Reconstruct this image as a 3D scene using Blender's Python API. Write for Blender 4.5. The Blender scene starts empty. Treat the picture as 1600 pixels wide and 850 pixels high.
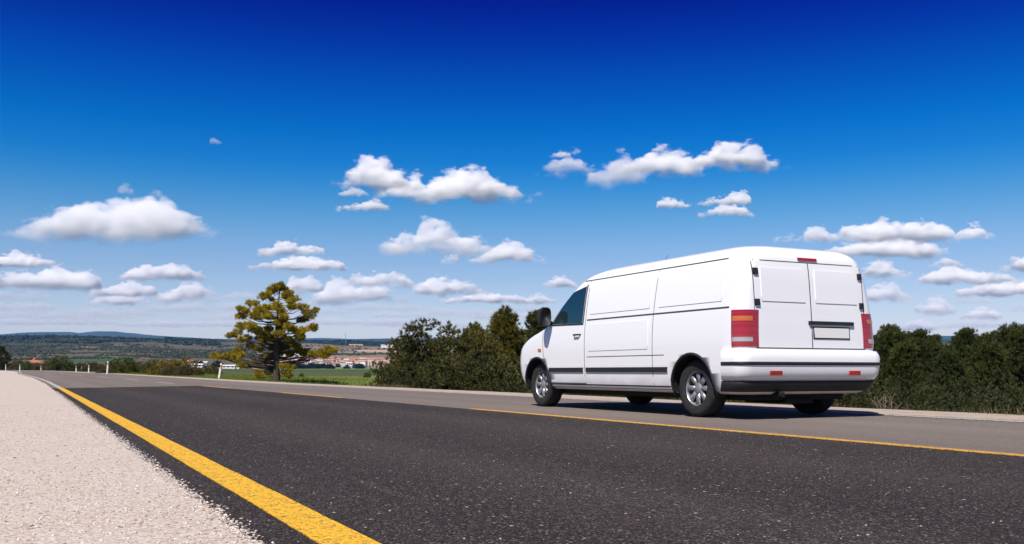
import bpy, bmesh, math, random
import numpy as np
from mathutils import Vector, Matrix, noise

sc = bpy.context.scene
col = sc.collection
R = math.radians

# ---------------------------------------------------------------- camera
F = 1500.0                    # focal length in photograph pixels (photograph 1600 wide)
YAW = R(26.7)                 # the road runs along +Y; the camera looks to the right of it
EYE = 0.53
HAZE = 3.6e-5
cam = bpy.data.cameras.new('camera')
cam.sensor_width = 36.0
cam.lens = F / 1600 * 36.0
cam.shift_y = 155 / 1600
cam.clip_start = 0.05
cam.clip_end = 90000
cam_o = bpy.data.objects.new('camera', cam)
col.objects.link(cam_o)
cam_o.location = (0, 0, EYE)
cam_o.rotation_euler = (math.pi / 2, 0, -YAW)
sc.camera = cam_o

# ---------------------------------------------------------------- sky and sun
SUN_EL, SUN_AZ = R(55), (-0.80, -0.60)
world = bpy.data.worlds.new('World')
sc.world = world
world.use_nodes = True
wn = world.node_tree
bg = wn.nodes['Background']
sky = wn.nodes.new('ShaderNodeTexSky')
sky.sky_type = 'NISHITA'
sky.sun_disc = False
sky.sun_elevation = SUN_EL
sky.sun_rotation = math.atan2(SUN_AZ[0], SUN_AZ[1])
sky.altitude = 800
sky.air_density = 1.0
sky.dust_density = 0.3
sky.ozone_density = 3.0
# polarised, deep blue sky: one tint that depends on elevation only
SKY_TINT = [(0.0, (1.0, .82, .82)), (.043, (.92, .77, .79)), (.10, (.67, .665, .745)), (.132, (.50, .625, .75)), (.150, (.36, .595, .745)), (.177, (.18, .522, .745)),
            (.192, (.095, .472, .762)), (.210, (.035, .41, .772)), (.239, (.004, .345, .765)), (.281, (.0, .208, .70)), (.321, (.0, .086, .595)), (.355, (.0, .020, .49)), (.40, (.0, .012, .42)), (1.0, (.0, .012, .42))]
geo = wn.nodes.new('ShaderNodeTexCoord')
sep = wn.nodes.new('ShaderNodeSeparateXYZ')
wn.links.new(geo.outputs['Generated'], sep.inputs[0])
ramp = wn.nodes.new('ShaderNodeValToRGB')
wn.links.new(sep.outputs[2], ramp.inputs[0])
els = ramp.color_ramp.elements
for i, (p, c) in enumerate(SKY_TINT):
    e = els[0] if i == 0 else (els[1] if i == 1 else els.new(p))
    e.position = p
    e.color = (*c, 1)
mul = wn.nodes.new('ShaderNodeMix')
mul.data_type = 'RGBA'
mul.blend_type = 'MULTIPLY'
mul.inputs[0].default_value = 1.0
wn.links.new(sky.outputs[0], mul.inputs[6])
wn.links.new(ramp.outputs[0], mul.inputs[7])
wn.links.new(mul.outputs[2], bg.inputs[0])
bg.inputs[1].default_value = 0.115

sun_dir = Vector((SUN_AZ[0], SUN_AZ[1], 0)).normalized() * math.cos(SUN_EL) + Vector((0, 0, math.sin(SUN_EL)))
sun = bpy.data.lights.new('sun', 'SUN')
sun.energy = 5.0
sun.angle = R(0.53)
sun.color = (1.0, 0.95, 0.88)
sun_o = bpy.data.objects.new('sun', sun)
col.objects.link(sun_o)
sun_o.rotation_euler = (-sun_dir).to_track_quat('-Z', 'Y').to_euler()

vs = sc.view_settings
vs.view_transform = 'Standard'
vs.look = 'None'
vs.exposure = 0.35
vs.gamma = 1.0
vs.use_curve_mapping = False

cy = sc.cycles
cy.use_denoising = True
cy.max_bounces = 12
cy.diffuse_bounces = 3
cy.glossy_bounces = 3
cy.transparent_max_bounces = 6
cy.volume_bounces = 12
cy.volume_step_rate = 1.0
cy.sample_clamp_indirect = 8.0
cy.use_adaptive_sampling = False

# ---------------------------------------------------------------- helpers
rnd = random.Random(11)
rng = np.random.default_rng(11)


def at(px, py, d):
    """A point of the place: photograph pixel and distance along the camera axis in metres."""
    l = (px - 800) / F * d
    return Vector((d * math.sin(YAW) + l * math.cos(YAW),
                   d * math.cos(YAW) - l * math.sin(YAW), EYE + (580 - py) / F * d))


def tag(o, label=None, cat=None, group=None, kind=None):
    if label: o['label'] = label
    if cat: o['category'] = cat
    if group: o['group'] = group
    if kind: o['kind'] = kind
    return o


def mesh(name, verts, faces, mats=None, smooth=False):
    me = bpy.data.meshes.new(name)
    me.from_pydata([tuple(v) for v in verts], [], [tuple(f) for f in faces])
    if mats is not None:
        me.materials.append(mats)
    if smooth:
        me.polygons.foreach_set('use_smooth', [True] * len(me.polygons))
    me.update()
    return me


def fast_tris(name, V, mat, smooth=False, colors=None):
    """V: (n,3,3) numpy array of separate triangles."""
    V = np.asarray(V, dtype=np.float32)
    n = len(V)
    me = bpy.data.meshes.new(name)
    me.vertices.add(n * 3)
    me.vertices.foreach_set('co', V.reshape(-1))
    me.loops.add(n * 3)
    me.loops.foreach_set('vertex_index', np.arange(n * 3, dtype=np.int32))
    me.polygons.add(n)
    me.polygons.foreach_set('loop_start', np.arange(0, n * 3, 3, dtype=np.int32))
    if colors is not None:
        at_ = me.color_attributes.new('tone', 'FLOAT_COLOR', 'POINT')
        c = np.ones((n * 3, 4), dtype=np.float32)
        c[:, :3] = np.repeat(np.asarray(colors, dtype=np.float32), 3, axis=0)
        at_.data.foreach_set('color', c.reshape(-1))
    me.materials.append(mat)
    me.update(calc_edges=True)
    return me


def obj(name, me, parent=None, loc=None):
    o = bpy.data.objects.new(name, me)
    col.objects.link(o)
    if parent: o.parent = parent
    if loc is not None: o.location = loc
    return o


def empty(name, loc=(0, 0, 0), rz=0.0, scale=1.0):
    o = bpy.data.objects.new(name, None)
    col.objects.link(o)
    o.location = loc
    o.rotation_euler = (0, 0, rz)
    o.scale = (scale,) * 3
    return o


def copy_tree(o, parent=None):
    c = o.copy()
    col.objects.link(c)
    c.parent = parent
    for ch in o.children:
        copy_tree(ch, c)
    return c


class NT:
    """Small node-tree writer."""
    def __init__(s, name, surface=True):
        s.m = bpy.data.materials.new(name)
        s.m.use_nodes = True
        s.t = s.m.node_tree
        s.t.nodes.clear()
        s.out = s.t.nodes.new('ShaderNodeOutputMaterial')
        if surface:
            s.p = s.t.nodes.new('ShaderNodeBsdfPrincipled')
            s.t.links.new(s.p.outputs[0], s.out.inputs[0])
            s.p.inputs['Specular IOR Level'].default_value = 0.3
        tc = s.t.nodes.new('ShaderNodeTexCoord')
        s.obj = tc.outputs['Object']
        s.gen = tc.outputs['Generated']

    def put(s, sock, x):
        if isinstance(x, (int, float)):
            sock.default_value = x
        elif isinstance(x, tuple):
            sock.default_value = (*x, 1) if len(x) == 3 and sock.type == 'RGBA' else x
        else:
            s.t.links.new(x, sock)

    def math(s, op, a, b=None, c=None, clamp=False):
        n = s.t.nodes.new('ShaderNodeMath')
        n.operation = op
        n.use_clamp = clamp
        for i, x in enumerate((a, b, c)):
            if x is not None: s.put(n.inputs[i], x)
        return n.outputs[0]

    def map(s, vec, scale=(1, 1, 1), loc=(0, 0, 0)):
        n = s.t.nodes.new('ShaderNodeMapping')
        s.t.links.new(vec, n.inputs[0])
        n.inputs['Scale'].default_value = scale
        n.inputs['Location'].default_value = loc
        return n.outputs[0]

    def noise(s, vec, scale, det=4, rough=.55):
        n = s.t.nodes.new('ShaderNodeTexNoise')
        s.t.links.new(vec, n.inputs['Vector'])
        n.inputs['Scale'].default_value = scale
        n.inputs['Detail'].default_value = det
        n.inputs['Roughness'].default_value = rough
        return n.outputs[0]

    def voro(s, vec, scale, rand=1.0):
        n = s.t.nodes.new('ShaderNodeTexVoronoi')
        s.t.links.new(vec, n.inputs['Vector'])
        n.inputs['Scale'].default_value = scale
        n.inputs['Randomness'].default_value = rand
        return n.outputs['Distance'], n.outputs['Color']

    def range(s, x, a, b, c=0.0, d=1.0):
        n = s.t.nodes.new('ShaderNodeMapRange')
        s.put(n.inputs[0], x)
        for i, v in enumerate((a, b, c, d)): n.inputs[i + 1].default_value = v
        return n.outputs[0]

    def mix(s, f, a, b, mode='MIX'):
        n = s.t.nodes.new('ShaderNodeMix')
        n.data_type = 'RGBA'
        n.blend_type = mode
        s.put(n.inputs[0], f)
        s.put(n.inputs[6], a)
        s.put(n.inputs[7], b)
        return n.outputs[2]

    def ramp(s, f, stops, const=False):
        n = s.t.nodes.new('ShaderNodeValToRGB')
        s.put(n.inputs[0], f)
        if const: n.color_ramp.interpolation = 'CONSTANT'
        e = n.color_ramp.elements
        for i, (p, c) in enumerate(stops):
            k = e[i] if i < 2 else e.new(p)
            k.position = p
            k.color = (*c, 1)
        return n.outputs[0]

    def sepxyz(s, vec):
        n = s.t.nodes.new('ShaderNodeSeparateXYZ')
        s.t.links.new(vec, n.inputs[0])
        return n.outputs

    def attr(s, name):
        n = s.t.nodes.new('ShaderNodeAttribute')
        n.attribute_name = name
        return n.outputs[0]

    def color(s, c): s.put(s.p.inputs['Base Color'], c)
    def rough(s, r): s.put(s.p.inputs['Roughness'], r)

    def bump(s, h, dist, strength=1.0):
        n = s.t.nodes.new('ShaderNodeBump')
        s.put(n.inputs['Height'], h)
        n.inputs['Distance'].default_value = dist
        n.inputs['Strength'].default_value = strength
        s.t.links.new(n.outputs[0], s.p.inputs['Normal'])


def plain(name, c, rough=.6, metal=0.0, coat=0.0, var=0.0, vscale=3.0):
    n = NT(name)
    if var:
        f = n.noise(n.obj, vscale, 4)
        n.color(n.mix(n.range(f, .3, .7), tuple(x * (1 - var) for x in c), tuple(min(1, x * (1 + var)) for x in c)))
    else:
        n.color(c)
    n.rough(rough)
    n.p.inputs['Metallic'].default_value = metal
    n.p.inputs['Coat Weight'].default_value = coat
    n.p.inputs['Coat Roughness'].default_value = .05
    return n.m


# value noise in numpy, for terrain
_perm = rng.random((256, 256)).astype(np.float64)


def vnoise(x, y):
    xi = np.floor(x).astype(int); yi = np.floor(y).astype(int)
    fx = x - xi; fy = y - yi
    fx = fx * fx * (3 - 2 * fx); fy = fy * fy * (3 - 2 * fy)
    g = lambda a, b: _perm[a & 255, b & 255]
    return (g(xi, yi) * (1 - fx) + g(xi + 1, yi) * fx) * (1 - fy) + (g(xi, yi + 1) * (1 - fx) + g(xi + 1, yi + 1) * fx) * fy


def fbm(x, y, o=4):
    s = 0; a = .5
    for i in range(o):
        s = s + a * vnoise(x * 2 ** i + 17.3 * i, y * 2 ** i + 5.1 * i)
        a *= .5
    return s * 2 - 1 if False else s


def sstep(a, b, x):
    t = np.clip((x - a) / (b - a), 0, 1)
    return t * t * (3 - 2 * t)


# ---------------------------------------------------------------- materials of the ground
def mat_new_asphalt():
    n = NT('new_asphalt')
    d, c = n.voro(n.obj, 135)
    cs = n.sepxyz(c)
    d2, c2 = n.voro(n.map(n.obj, loc=(3.3, 1.7, 0)), 42)
    cs2 = n.sepxyz(c2)
    track = n.noise(n.map(n.obj, (1.1, .06, 1)), 1.4, 3)
    big = n.noise(n.obj, 2.3, 5)
    patchy = n.noise(n.obj, 9.0, 3)
    base = n.mix(n.range(track, .34, .66), (.029, .0235, .0205), (.052, .043, .0375))
    base = n.mix(n.range(big, .3, .75, 0, .45), base, (.034, .028, .0255))
    # paler wheel paths and a few long scuffs along the lane
    xx = n.sepxyz(n.obj)[0]
    wob = n.math('MULTIPLY', n.math('SUBTRACT', n.noise(n.map(n.obj, (.3, .12, 1)), 1.0, 3), .5), .9)
    for c0 in (2.15, 4.05):
        dist = n.math('ABSOLUTE', n.math('SUBTRACT', n.math('ADD', xx, wob), c0))
        base = n.mix(n.math('MULTIPLY', n.range(dist, .12, .55, 1.0, 0.0), n.range(patchy, .25, .7, .25, .8)), base, (.085, .071, .061))
    scuff = n.noise(n.map(n.obj, (9, .35, 1)), 1.0, 4, .6)
    base = n.mix(n.range(scuff, .60, .72, 0, .55), base, (.10, .085, .074))
    stone = n.ramp(cs[0], [(0, (.008, .0065, .006)), (.42, (.028, .023, .0205)), (.68, (.062, .051, .045)), (.86, (.13, .108, .095)), (.965, (.28, .24, .21))], True)
    col_ = n.mix(n.range(d, .25, .70, 1.0, .35), base, stone)
    # single pale and reddish chips
    chip = n.math('MULTIPLY', n.math('GREATER_THAN', cs2[0], n.range(patchy, .3, .7, .997, .965)), n.math('LESS_THAN', d2, .30))
    chipc = n.ramp(cs2[1], [(0, (.42, .38, .34)), (.55, (.50, .47, .44)), (.80, (.36, .17, .09))], True)
    n.color(n.mix(chip, col_, chipc))
    n.rough(.86)
    n.p.inputs['Specular IOR Level'].default_value = .18
    h = n.math('SUBTRACT', 1.0, d)
    n.bump(h, .007, 1.0)
    return n.m


def mat_old_asphalt():
    n = NT('old_asphalt')
    d, c = n.voro(n.obj, 90)
    cs = n.sepxyz(c)
    track = n.noise(n.map(n.obj, (1.0, .035, 1)), 1.1, 4)
    big = n.noise(n.obj, .8, 5)
    stone = n.ramp(cs[0], [(0, (.08, .066, .057)), (.4, (.145, .12, .105)), (.8, (.23, .195, .172)), (.95, (.36, .31, .275))], True)
    base = n.mix(n.range(track, .32, .68), (.145, .119, .098), (.215, .180, .152))
    c1 = n.mix(n.range(d, .2, .6, .8, .2), base, stone)
    n.color(n.mix(n.range(big, .3, .7, 0, .35), c1, (.160, .133, .113)))
    n.rough(.9)
    n.p.inputs['Specular IOR Level'].default_value = .2
    n.bump(n.math('SUBTRACT', 1.0, d), .006, .9)
    return n.m


def mat_gravel():
    n = NT('pale_gravel')
    d, c = n.voro(n.obj, 95)
    cs = n.sepxyz(c)
    d2, c2 = n.voro(n.map(n.obj, loc=(1.3, .7, 0)), 34)
    cs2 = n.sepxyz(c2)
    fine = n.noise(n.obj, 60, 4, .7)
    big = n.noise(n.obj, 1.2, 5)
    stone = n.ramp(cs[0], [(0, (.26, .19, .14)), (.22, (.40, .33, .265)), (.55, (.47, .405, .335)), (.85, (.56, .51, .445))])
    c1 = n.mix(n.range(d, .35, .75, 0, .35), stone, (.42, .34, .28))
    c1 = n.mix(n.range(big, .35, .7, 0, .35), c1, (.52, .46, .41))
    # a few dark bits and rusty chips
    bit = n.math('MULTIPLY', n.math('GREATER_THAN', cs2[0], .985), n.math('LESS_THAN', d2, .22))
    bitc = n.ramp(cs2[1], [(0, (.05, .04, .035)), (.5, (.30, .13, .07)), (.8, (.16, .11, .08))], True)
    n.color(n.mix(bit, c1, bitc))
    n.rough(.95)
    n.p.inputs['Specular IOR Level'].default_value = .15
    h = n.math('ADD', n.math('SUBTRACT', 1.0, d), n.math('MULTIPLY', fine, .6))
    n.bump(h, .0045, .6)
    return n.m


def mat_paint(name, c, worn):
    n = NT(name)
    d, cc = n.voro(n.obj, 95)
    cs = n.sepxyz(cc)
    f = n.noise(n.obj, 14, 5, .65)
    tone = n.mix(n.range(cs[0], 0, 1), tuple(x * .72 for x in c), tuple(min(1, x * 1.12) for x in c))
    wear = n.math('MULTIPLY', n.math('GREATER_THAN', n.math('ADD', n.math('MULTIPLY', cs[1], .55), n.math('MULTIPLY', f, .6)), worn), .75)
    n.color(n.mix(wear, tone, (.10, .085, .06)))
    n.rough(.75)
    n.bump(n.math('SUBTRACT', 1.0, d), .005, .9)
    return n.m


M_NEW, M_OLD, M_GRAV = mat_new_asphalt(), mat_old_asphalt(), mat_gravel()
M_YEL = mat_paint('yellow_road_paint', (.74, .41, .022), .77)
M_YEL2 = mat_paint('worn_yellow_road_paint', (.62, .33, .05), .74)
M_WHT = mat_paint('white_road_paint', (.50, .48, .44), .70)


# ---------------------------------------------------------------- the line of the road
Y_K = [-60, 40, 58, 75, 97, 137, 170, 215, 280, 360, 480]
L_K = [.865, .865, .75, .20, -.70, -.95, -1.5, -4.4, -12., -27., -58.]
R_K = [9.2, 9.2, 8.9, 8.0, 6.4, 6.0, 5.6, 2.6, -4.8, -19.5, -50.]
Z_YK = [-60, 45, 70, 97, 137, 170, 220, 300, 480]
Z_K = [0, 0, .12, .30, .32, .45, .66, .85, .6]


def smooth_interp(x, xs, ys, w=9.0):
    x = np.asarray(x, dtype=float)
    s = 0
    for k, g in ((-1.0, .25), (-.5, .25), (0, 0.0), (.5, .25), (1.0, .25)):
        s = s + g * np.interp(x + k * w * np.clip((x - 25) / 30, 0, 1), xs, ys)
    return s


EL = lambda y: smooth_interp(y, Y_K, L_K)
ER = lambda y: smooth_interp(y, Y_K, R_K)
RZ = lambda y: smooth_interp(y, Z_YK, Z_K)


def EC(y):
    y = np.asarray(y, float)
    a, b = EL(y), ER(y)
    t = np.interp(y, [0, 36, 60, 95], [.554, .554, .53, .5])
    return a + (b - a) * t


def ysamples(y0, y1, near=.25, far=4.0):
    ys = [y0]
    while ys[-1] < y1:
        ys.append(ys[-1] + min(far, max(near, abs(ys[-1]) * .04)))
    ys[-1] = y1
    return np.array(ys)


def strip(name, y, xl, xr, zoff, mat, skirt=0.0, cols=2, rise=None):
    """A sheet between the lines x = xl(y) and x = xr(y), lying zoff over the road level."""
    n = len(y)
    V = []
    for k in range(cols):
        t = k / (cols - 1)
        V.append(np.stack([xl + (xr - xl) * t, y, RZ(y) + zoff + (0 if rise is None else rise[k])], 1))
    if skirt:
        V.insert(0, V[0] - np.array([0, 0, skirt]))
        V.append(V[-1] - np.array([0, 0, skirt]))
    c = len(V)
    P = np.concatenate(V)
    Fs = []
    for k in range(c - 1):
        for i in range(n - 1):
            Fs.append((k * n + i, (k + 1) * n + i, (k + 1) * n + i + 1, k * n + i + 1))
    if skirt:
        Fs.append([k * n + 0 for k in range(c)][::-1])
        Fs.append([k * n + n - 1 for k in range(c)])
    return mesh(name, P, Fs, mat)


ys_all = ysamples(-30, 470)
tag(obj('road', strip('road', ys_all, EL(ys_all) - .75, ER(ys_all) + .25, 0.0, M_OLD, .3)),
    'grey worn asphalt road running to the left horizon', kind='structure')

# newer dark lane: its left side lies under the gravel, its far end is cut across
yd = np.concatenate([np.arange(-12, 30, .5), np.arange(30, 36.2, .1)])
xr_d = np.full_like(yd, 5.46) + (fbm(yd * .9, yd * 0 + 3) - .5) * .05
tl = np.clip((yd - 32.6) / 3.4, 0, 1)
xl_d = .25 + (xr_d - .25 - .05) * tl ** .8
tag(obj('asphalt_lane', strip('asphalt_lane', yd, xl_d, xr_d, .006, M_NEW, .005, 6)),
    'newly laid dark asphalt lane nearest the camera', kind='structure')

# gravel shoulder on the left with a ragged edge that lies over the asphalt
yg = np.concatenate([np.arange(-8, 1, .2), np.arange(1, 14, .012), np.arange(14, 40, .06), ysamples(40, 470)])
edge = .612 + (fbm(yg * 2.2, yg * 0 + 9.7, 3) - .5) * .085 + (fbm(yg * 30, yg * 0 + 1.7, 3) - .5) * .085
edge = np.where(yg > 45, EL(yg) - .28 + (fbm(yg * .8, yg * 0 + 4.4) - .5) * .12, edge)
tag(obj('gravel_shoulder', strip('gravel_shoulder', yg, edge - 3.6, edge, .016, M_GRAV, .012, 5)),
    'pale gravel shoulder along the left of the road', kind='structure')

# pale verge on the far side
yv = ysamples(-30, 470)
ev = ER(yv) + 1.25 + (fbm(yv * .5, yv * 0 + 2.2) - .5) * .35
n = NT('dusty_verge')
f_ = n.noise(n.obj, 3.0, 6, .7)
n.color(n.mix(n.range(f_, .3, .7), (.30, .235, .18), (.46, .385, .31)))
n.rough(.95)
n.bump(n.noise(n.obj, 45, 4, .7), .02, .6)
M_VERGE = n.m
tag(obj('gravel_verge', strip('gravel_verge', yv, ER(yv) + .12, ev, .012, M_VERGE, .2)),
    'pale gravel verge along the far side of the road', kind='structure')


def line(name, y0, y1, xc, w, mat, label, wob=.006, zo=.012):
    y = ysamples(y0, y1, .08, 3.0)
    c = xc(y) + (fbm(y * 1.3, y * 0 + xc(y)[0], 3) - .5) * wob * 2
    a = (fbm(y * 9, y * 0 + 7, 2) - .5) * wob
    tag(obj(name, strip(name, y, c - w / 2 + a, c + w / 2 - a, zo, mat, .004)), label, kind='structure')


line('edge_line', -8, 33.2, lambda y: EL(y), .16, M_YEL, 'broad yellow edge line beside the gravel shoulder')
line('edge_line', 33.2, 330, lambda y: EL(y), .15, M_WHT, 'white edge line continuing the yellow one', zo=.008)
line('edge_line', -20, 330, lambda y: ER(y), .11, M_WHT, 'thin white edge line along the far verge', zo=.008)
line('centre_line', -20, 12.1, lambda y: EC(y), .105, M_YEL2, 'thin yellow line between the dark lane and the grey lane')
for k, (a, b, m) in enumerate(((18.3, 23.3, M_YEL2), (30.0, 35.2, M_YEL2), (42, 47.5, M_WHT), (54, 59.5, M_WHT), (67, 73, M_WHT), (82, 88, M_WHT), (100, 106, M_WHT), (120, 127, M_WHT))):
    line('centre_line_dash', a, b, lambda y: EC(y), .105, m, 'short painted dash of the centre line', zo=.008 if a > 30 else .012)


# ---------------------------------------------------------------- terrain
def bear_px(X, Y):
    """Photograph column in which a far point stands."""
    b = np.arctan2(X, Y) - YAW
    b = np.clip(b, -1.2, 1.2)
    return 800 + F * np.tan(b)


def prof(D, pts):
    d = np.log(np.array([p[0] for p in pts], float))
    y = np.array([p[1] for p in pts], float)
    e = (580 - y) / F
    return np.interp(np.log(np.maximum(D, 1.0)), d, e) * D


PL = [(60, 584), (150, 582), (300, 579.5), (600, 575.5), (900, 571), (1300, 563), (1700, 556), (2300, 545), (2900, 534), (3300, 529), (3700, 529.5), (5000, 545), (9000, 562), (20000, 571)]
PM = [(60, 593), (100, 590.5), (150, 589), (300, 586), (600, 580.5), (1000, 577), (1250, 575.5), (1400, 573), (1700, 560), (2000, 552), (2600, 545.5), (3300, 538.5), (3800, 534), (4300, 532), (5200, 545), (9000, 562), (20000, 571)]


def terrain(X, Y):
    D = np.hypot(X, Y)
    b = np.arctan2(X, Y)
    px = bear_px(X, Y)
    cosf = np.clip(np.cos(b - YAW), .6, 1)
    wl = 1 - sstep(150, 470, px)
    far = (prof(D, PL) * wl + prof(D, PM) * (1 - wl)) * cosf + EYE
    n = (fbm(X / 420 + 40, Y / 420 + 40, 5) - .5)
    far = far + n * np.clip((D - 900) / 1500, 0, 1) * 34 * np.clip(D / 2500, .3, 1.3)
    near = RZ(np.clip(Y, -60, 470)) - .10 + (fbm(X * .22 + 3, Y * .22, 3) - .5) * .22
    # the bank falls away on the right of the near road
    off = X - (ER(np.clip(Y, -60, 470)) + 1.0)
    drop = sstep(.1, 13, off) * (1 - sstep(38, 66, Y)) * 3.2 + sstep(0, 26, off) * .25
    near = near - np.where(off > 0, drop, 0)
    t = sstep(70, 190, D)
    z = near * (1 - t) + far * t
    # the bed of the road
    inside = (X > EL(np.clip(Y, -60, 470)) - 3.4) & (X < ER(np.clip(Y, -60, 470)) + 1.0) & (Y < 460)
    z = np.where(inside, np.minimum(z, RZ(np.clip(Y, -60, 470)) - .16), z)
    near_c = (X > EL(np.clip(Y, -60, 470)) - 8) & (X < ER(np.clip(Y, -60, 470)) + 5) & (Y < 460) & (D > 60)
    z = np.where(near_c, np.minimum(z, RZ(np.clip(Y, -60, 470)) - .05), z)
    return z


fov = np.radians(np.arange(-8, 62, .3))
rest = np.radians(np.arange(62, 352, 4.0))
ang = np.concatenate([fov, rest])
rad = [1.2]
while rad[-1] < 12300:
    r0 = rad[-1]
    rad.append(r0 + max(.35, r0 * .028))
rad = np.array(rad)
A, RR = np.meshgrid(ang, rad, indexing='ij')
GX, GY = RR * np.sin(A), RR * np.cos(A)
GZ = terrain(GX, GY)
na, nr = A.shape
P = np.stack([GX, GY, GZ], -1).reshape(-1, 3)
P = np.vstack([P, [[0, 0, -.2]]])
Fs = []
for i in range(na):
    j = (i + 1) % na
    for k in range(nr - 1):
        Fs.append((i * nr + k, j * nr + k, j * nr + k + 1, i * nr + k + 1)[::-1])
    Fs.append((na * nr, i * nr, j * nr)[::-1])

gpx = bear_px(GX, GY)


def zone(D, px, X, Y):
    """Ground colours (albedo) by field, hill and town."""
    n1 = fbm(X / 35 + 9, Y / 35 + 2, 4)
    n2 = fbm(X / 160 + 1, Y / 160 + 8, 4)
    n3 = fbm(X / 600 + 5, Y / 600 + 5, 3)
    C = np.zeros(D.shape + (3,))
    def put(mask, c):
        m = np.clip(mask, 0, 1)[..., None]
        C[...] = C * (1 - m) + np.array(c) * m
    put(np.ones_like(D), (.14, .18, .040))
    put(sstep(.45, .6, n1) * .6, (.15, .17, .05))
    # left of the road: dry scrub ground
    put((px < 300) * (D > 75), (.15, .13, .06))
    put((px < 300) * (D > 75) * sstep(.42, .58, n1), (.09, .11, .04))
    # the broad olive field
    put(sstep(118, 150, D + (n1 - .5) * 30) * (px > 290), (.060, .078, .030))
    put((D > 150) * (px > 290) * sstep(.4, .62, n2) * .7, (.085, .10, .042))
    put((D > 850) * (px > 290) * (D < 1180), (.080, .125, .045))
    put((D > 1080) * (D < 1330) * (px > 430), (.14, .20, .06))
    # emerald strips on the left and red soil
    put((D > 560) * (D < 1000) * (px < 300) * (px > 95), (.060, .105, .050))
    put((D > 900) * (D < 1100) * (px > 295) * (px < 440), (.34, .17, .10))
    put((D > 1000) * (px < 300), (.12, .085, .06))
    # hills: tan earth and scrub
    hill = sstep(1300, 1450, D + (n2 - .5) * 250)
    put(hill, (.215, .165, .12))
    put(hill * sstep(.45, .62, n1), (.13, .11, .07))
    put(hill * sstep(.5, .66, n2) * .8, (.27, .20, .145))
    put((px < 400) * hill * .7, (.075, .070, .040))
    put((D > 1120) * (D < 1480) * (px > 98) * (px < 215), (.050, .098, .048))
    put((D > 1000) * (D < 1400) * (px > 45) * (px < 63), (.46, .19, .09))
    put((D > 1330) * (D < 1560) * (px > 440), (.22, .18, .13))
    put((D > 1600) * (D < 1780) * (px > 535) * (px < 600) * (n2 > .42), (.38, .21, .13))
    put((D > 2000) * (D < 2150) * (px > 470) * (px < 640), (.45, .32, .22))
    put((D > 2450) * (D < 2600) * (px > 470) * (px < 640) * (n2 > .48), (.42, .30, .21))
    put((D > 2500) * (D < 2800) * (px > 105) * (px < 195) * (n2 > .50), (.40, .29, .21))
    put((D > 2550) * (D < 2700) * (px > 165) * (px < 192), (.12, .22, .09))
    forest = sstep(2650, 3000, D + (n2 - .5) * 900 - (px > 350) * 500)
    put(forest * (n3 > .30), (.040, .052, .022))
    put(forest * .5, (.05, .06, .03))
    put((D > 3700) * 1.0, (.045, .06, .03))
    return C


C = zone(RR, gpx, GX, GY).reshape(-1, 3)
C = np.vstack([C, [[.1, .15, .03]]])
n = NT('terrain')
vc = n.attr('tone')
f1 = n.noise(n.obj, 2.6, 6, .65)
f2 = n.noise(n.obj, .09, 6, .65)
c1 = n.mix(n.range(f1, .3, .7), (.55, .55, .55), (1.35, 1.35, 1.35))
c2 = n.mix(n.range(f2, .3, .7), (.7, .72, .7), (1.25, 1.22, 1.2))
n.color(n.mix(1.0, n.mix(1.0, vc, c1, 'MULTIPLY'), c2, 'MULTIPLY'))
n.rough(.95)
n.p.inputs['Specular IOR Level'].default_value = .05
me = mesh('ground', P, Fs, n.m, True)
ca = me.color_attributes.new('tone', 'FLOAT_COLOR', 'POINT')
ca.data.foreach_set('color', np.hstack([C, np.ones((len(C), 1))]).astype(np.float32).reshape(-1))
tag(obj('ground', me), 'grass, fields and scrubby hills around the road', kind='structure')


def ground_z(x, y):
    return float(terrain(np.array([x]), np.array([y]))[0])


# blue mountains on the horizon
def ridge(name, d0, pts, mat, thick, label, seed):
    xs = np.arange(-900, 2600, 8.0)
    yv_ = np.interp(xs, [p[0] for p in pts], [p[1] for p in pts])
    yv_ = yv_ + (fbm(xs / 60 + seed, xs * 0 + seed, 5) - .5) * 4.5
    rows = []
    for t in np.linspace(-1, 1, 15):
        d = d0 + t * thick
        prof_ = (1 - abs(t)) ** .8
        rr = []
        for x, y in zip(xs, yv_):
            p = at(x, 580, d)
            zt = (580 - y) / F * d0
            q = zt * prof_ * (1 + .25 * (float(vnoise(np.array([p.x / 900 + seed]), np.array([p.y / 900]))[0]) - .5) * (1 - prof_) * 2)
            rr.append((p.x, p.y, q + 20))
        rows.append(rr)
    m_ = len(xs)
    Fs_ = [(a * m_ + i, a * m_ + i + 1, (a + 1) * m_ + i + 1, (a + 1) * m_ + i) for a in range(14) for i in range(m_ - 1)]
    tag(obj(name, mesh(name, [v for r_ in rows for v in r_], Fs_, mat, True)), label, kind='structure')


M_MTN = plain('mountain_scrub', (.045, .065, .060), .95, var=.25, vscale=.002)
ridge('mountains', 9600, [(-900, 530), (-200, 528), (0, 525), (60, 522.5), (110, 522), (125, 523.5), (150, 520.5), (180, 521), (215, 525), (255, 529), (330, 532), (430, 532.5), (500, 531), (560, 533), (640, 531), (900, 529), (1200, 526), (1600, 529), (2600, 527)], M_MTN, 1900, 'blue mountains on the far horizon', 3.3)
ridge('mountains', 6400, [(-900, 545), (300, 545), (440, 541), (520, 538), (560, 535.5), (600, 534), (650, 534), (760, 533), (1000, 536), (1600, 534), (2600, 536)], M_MTN, 1000, 'low dark blue ridge behind the village', 8.1)

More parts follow.
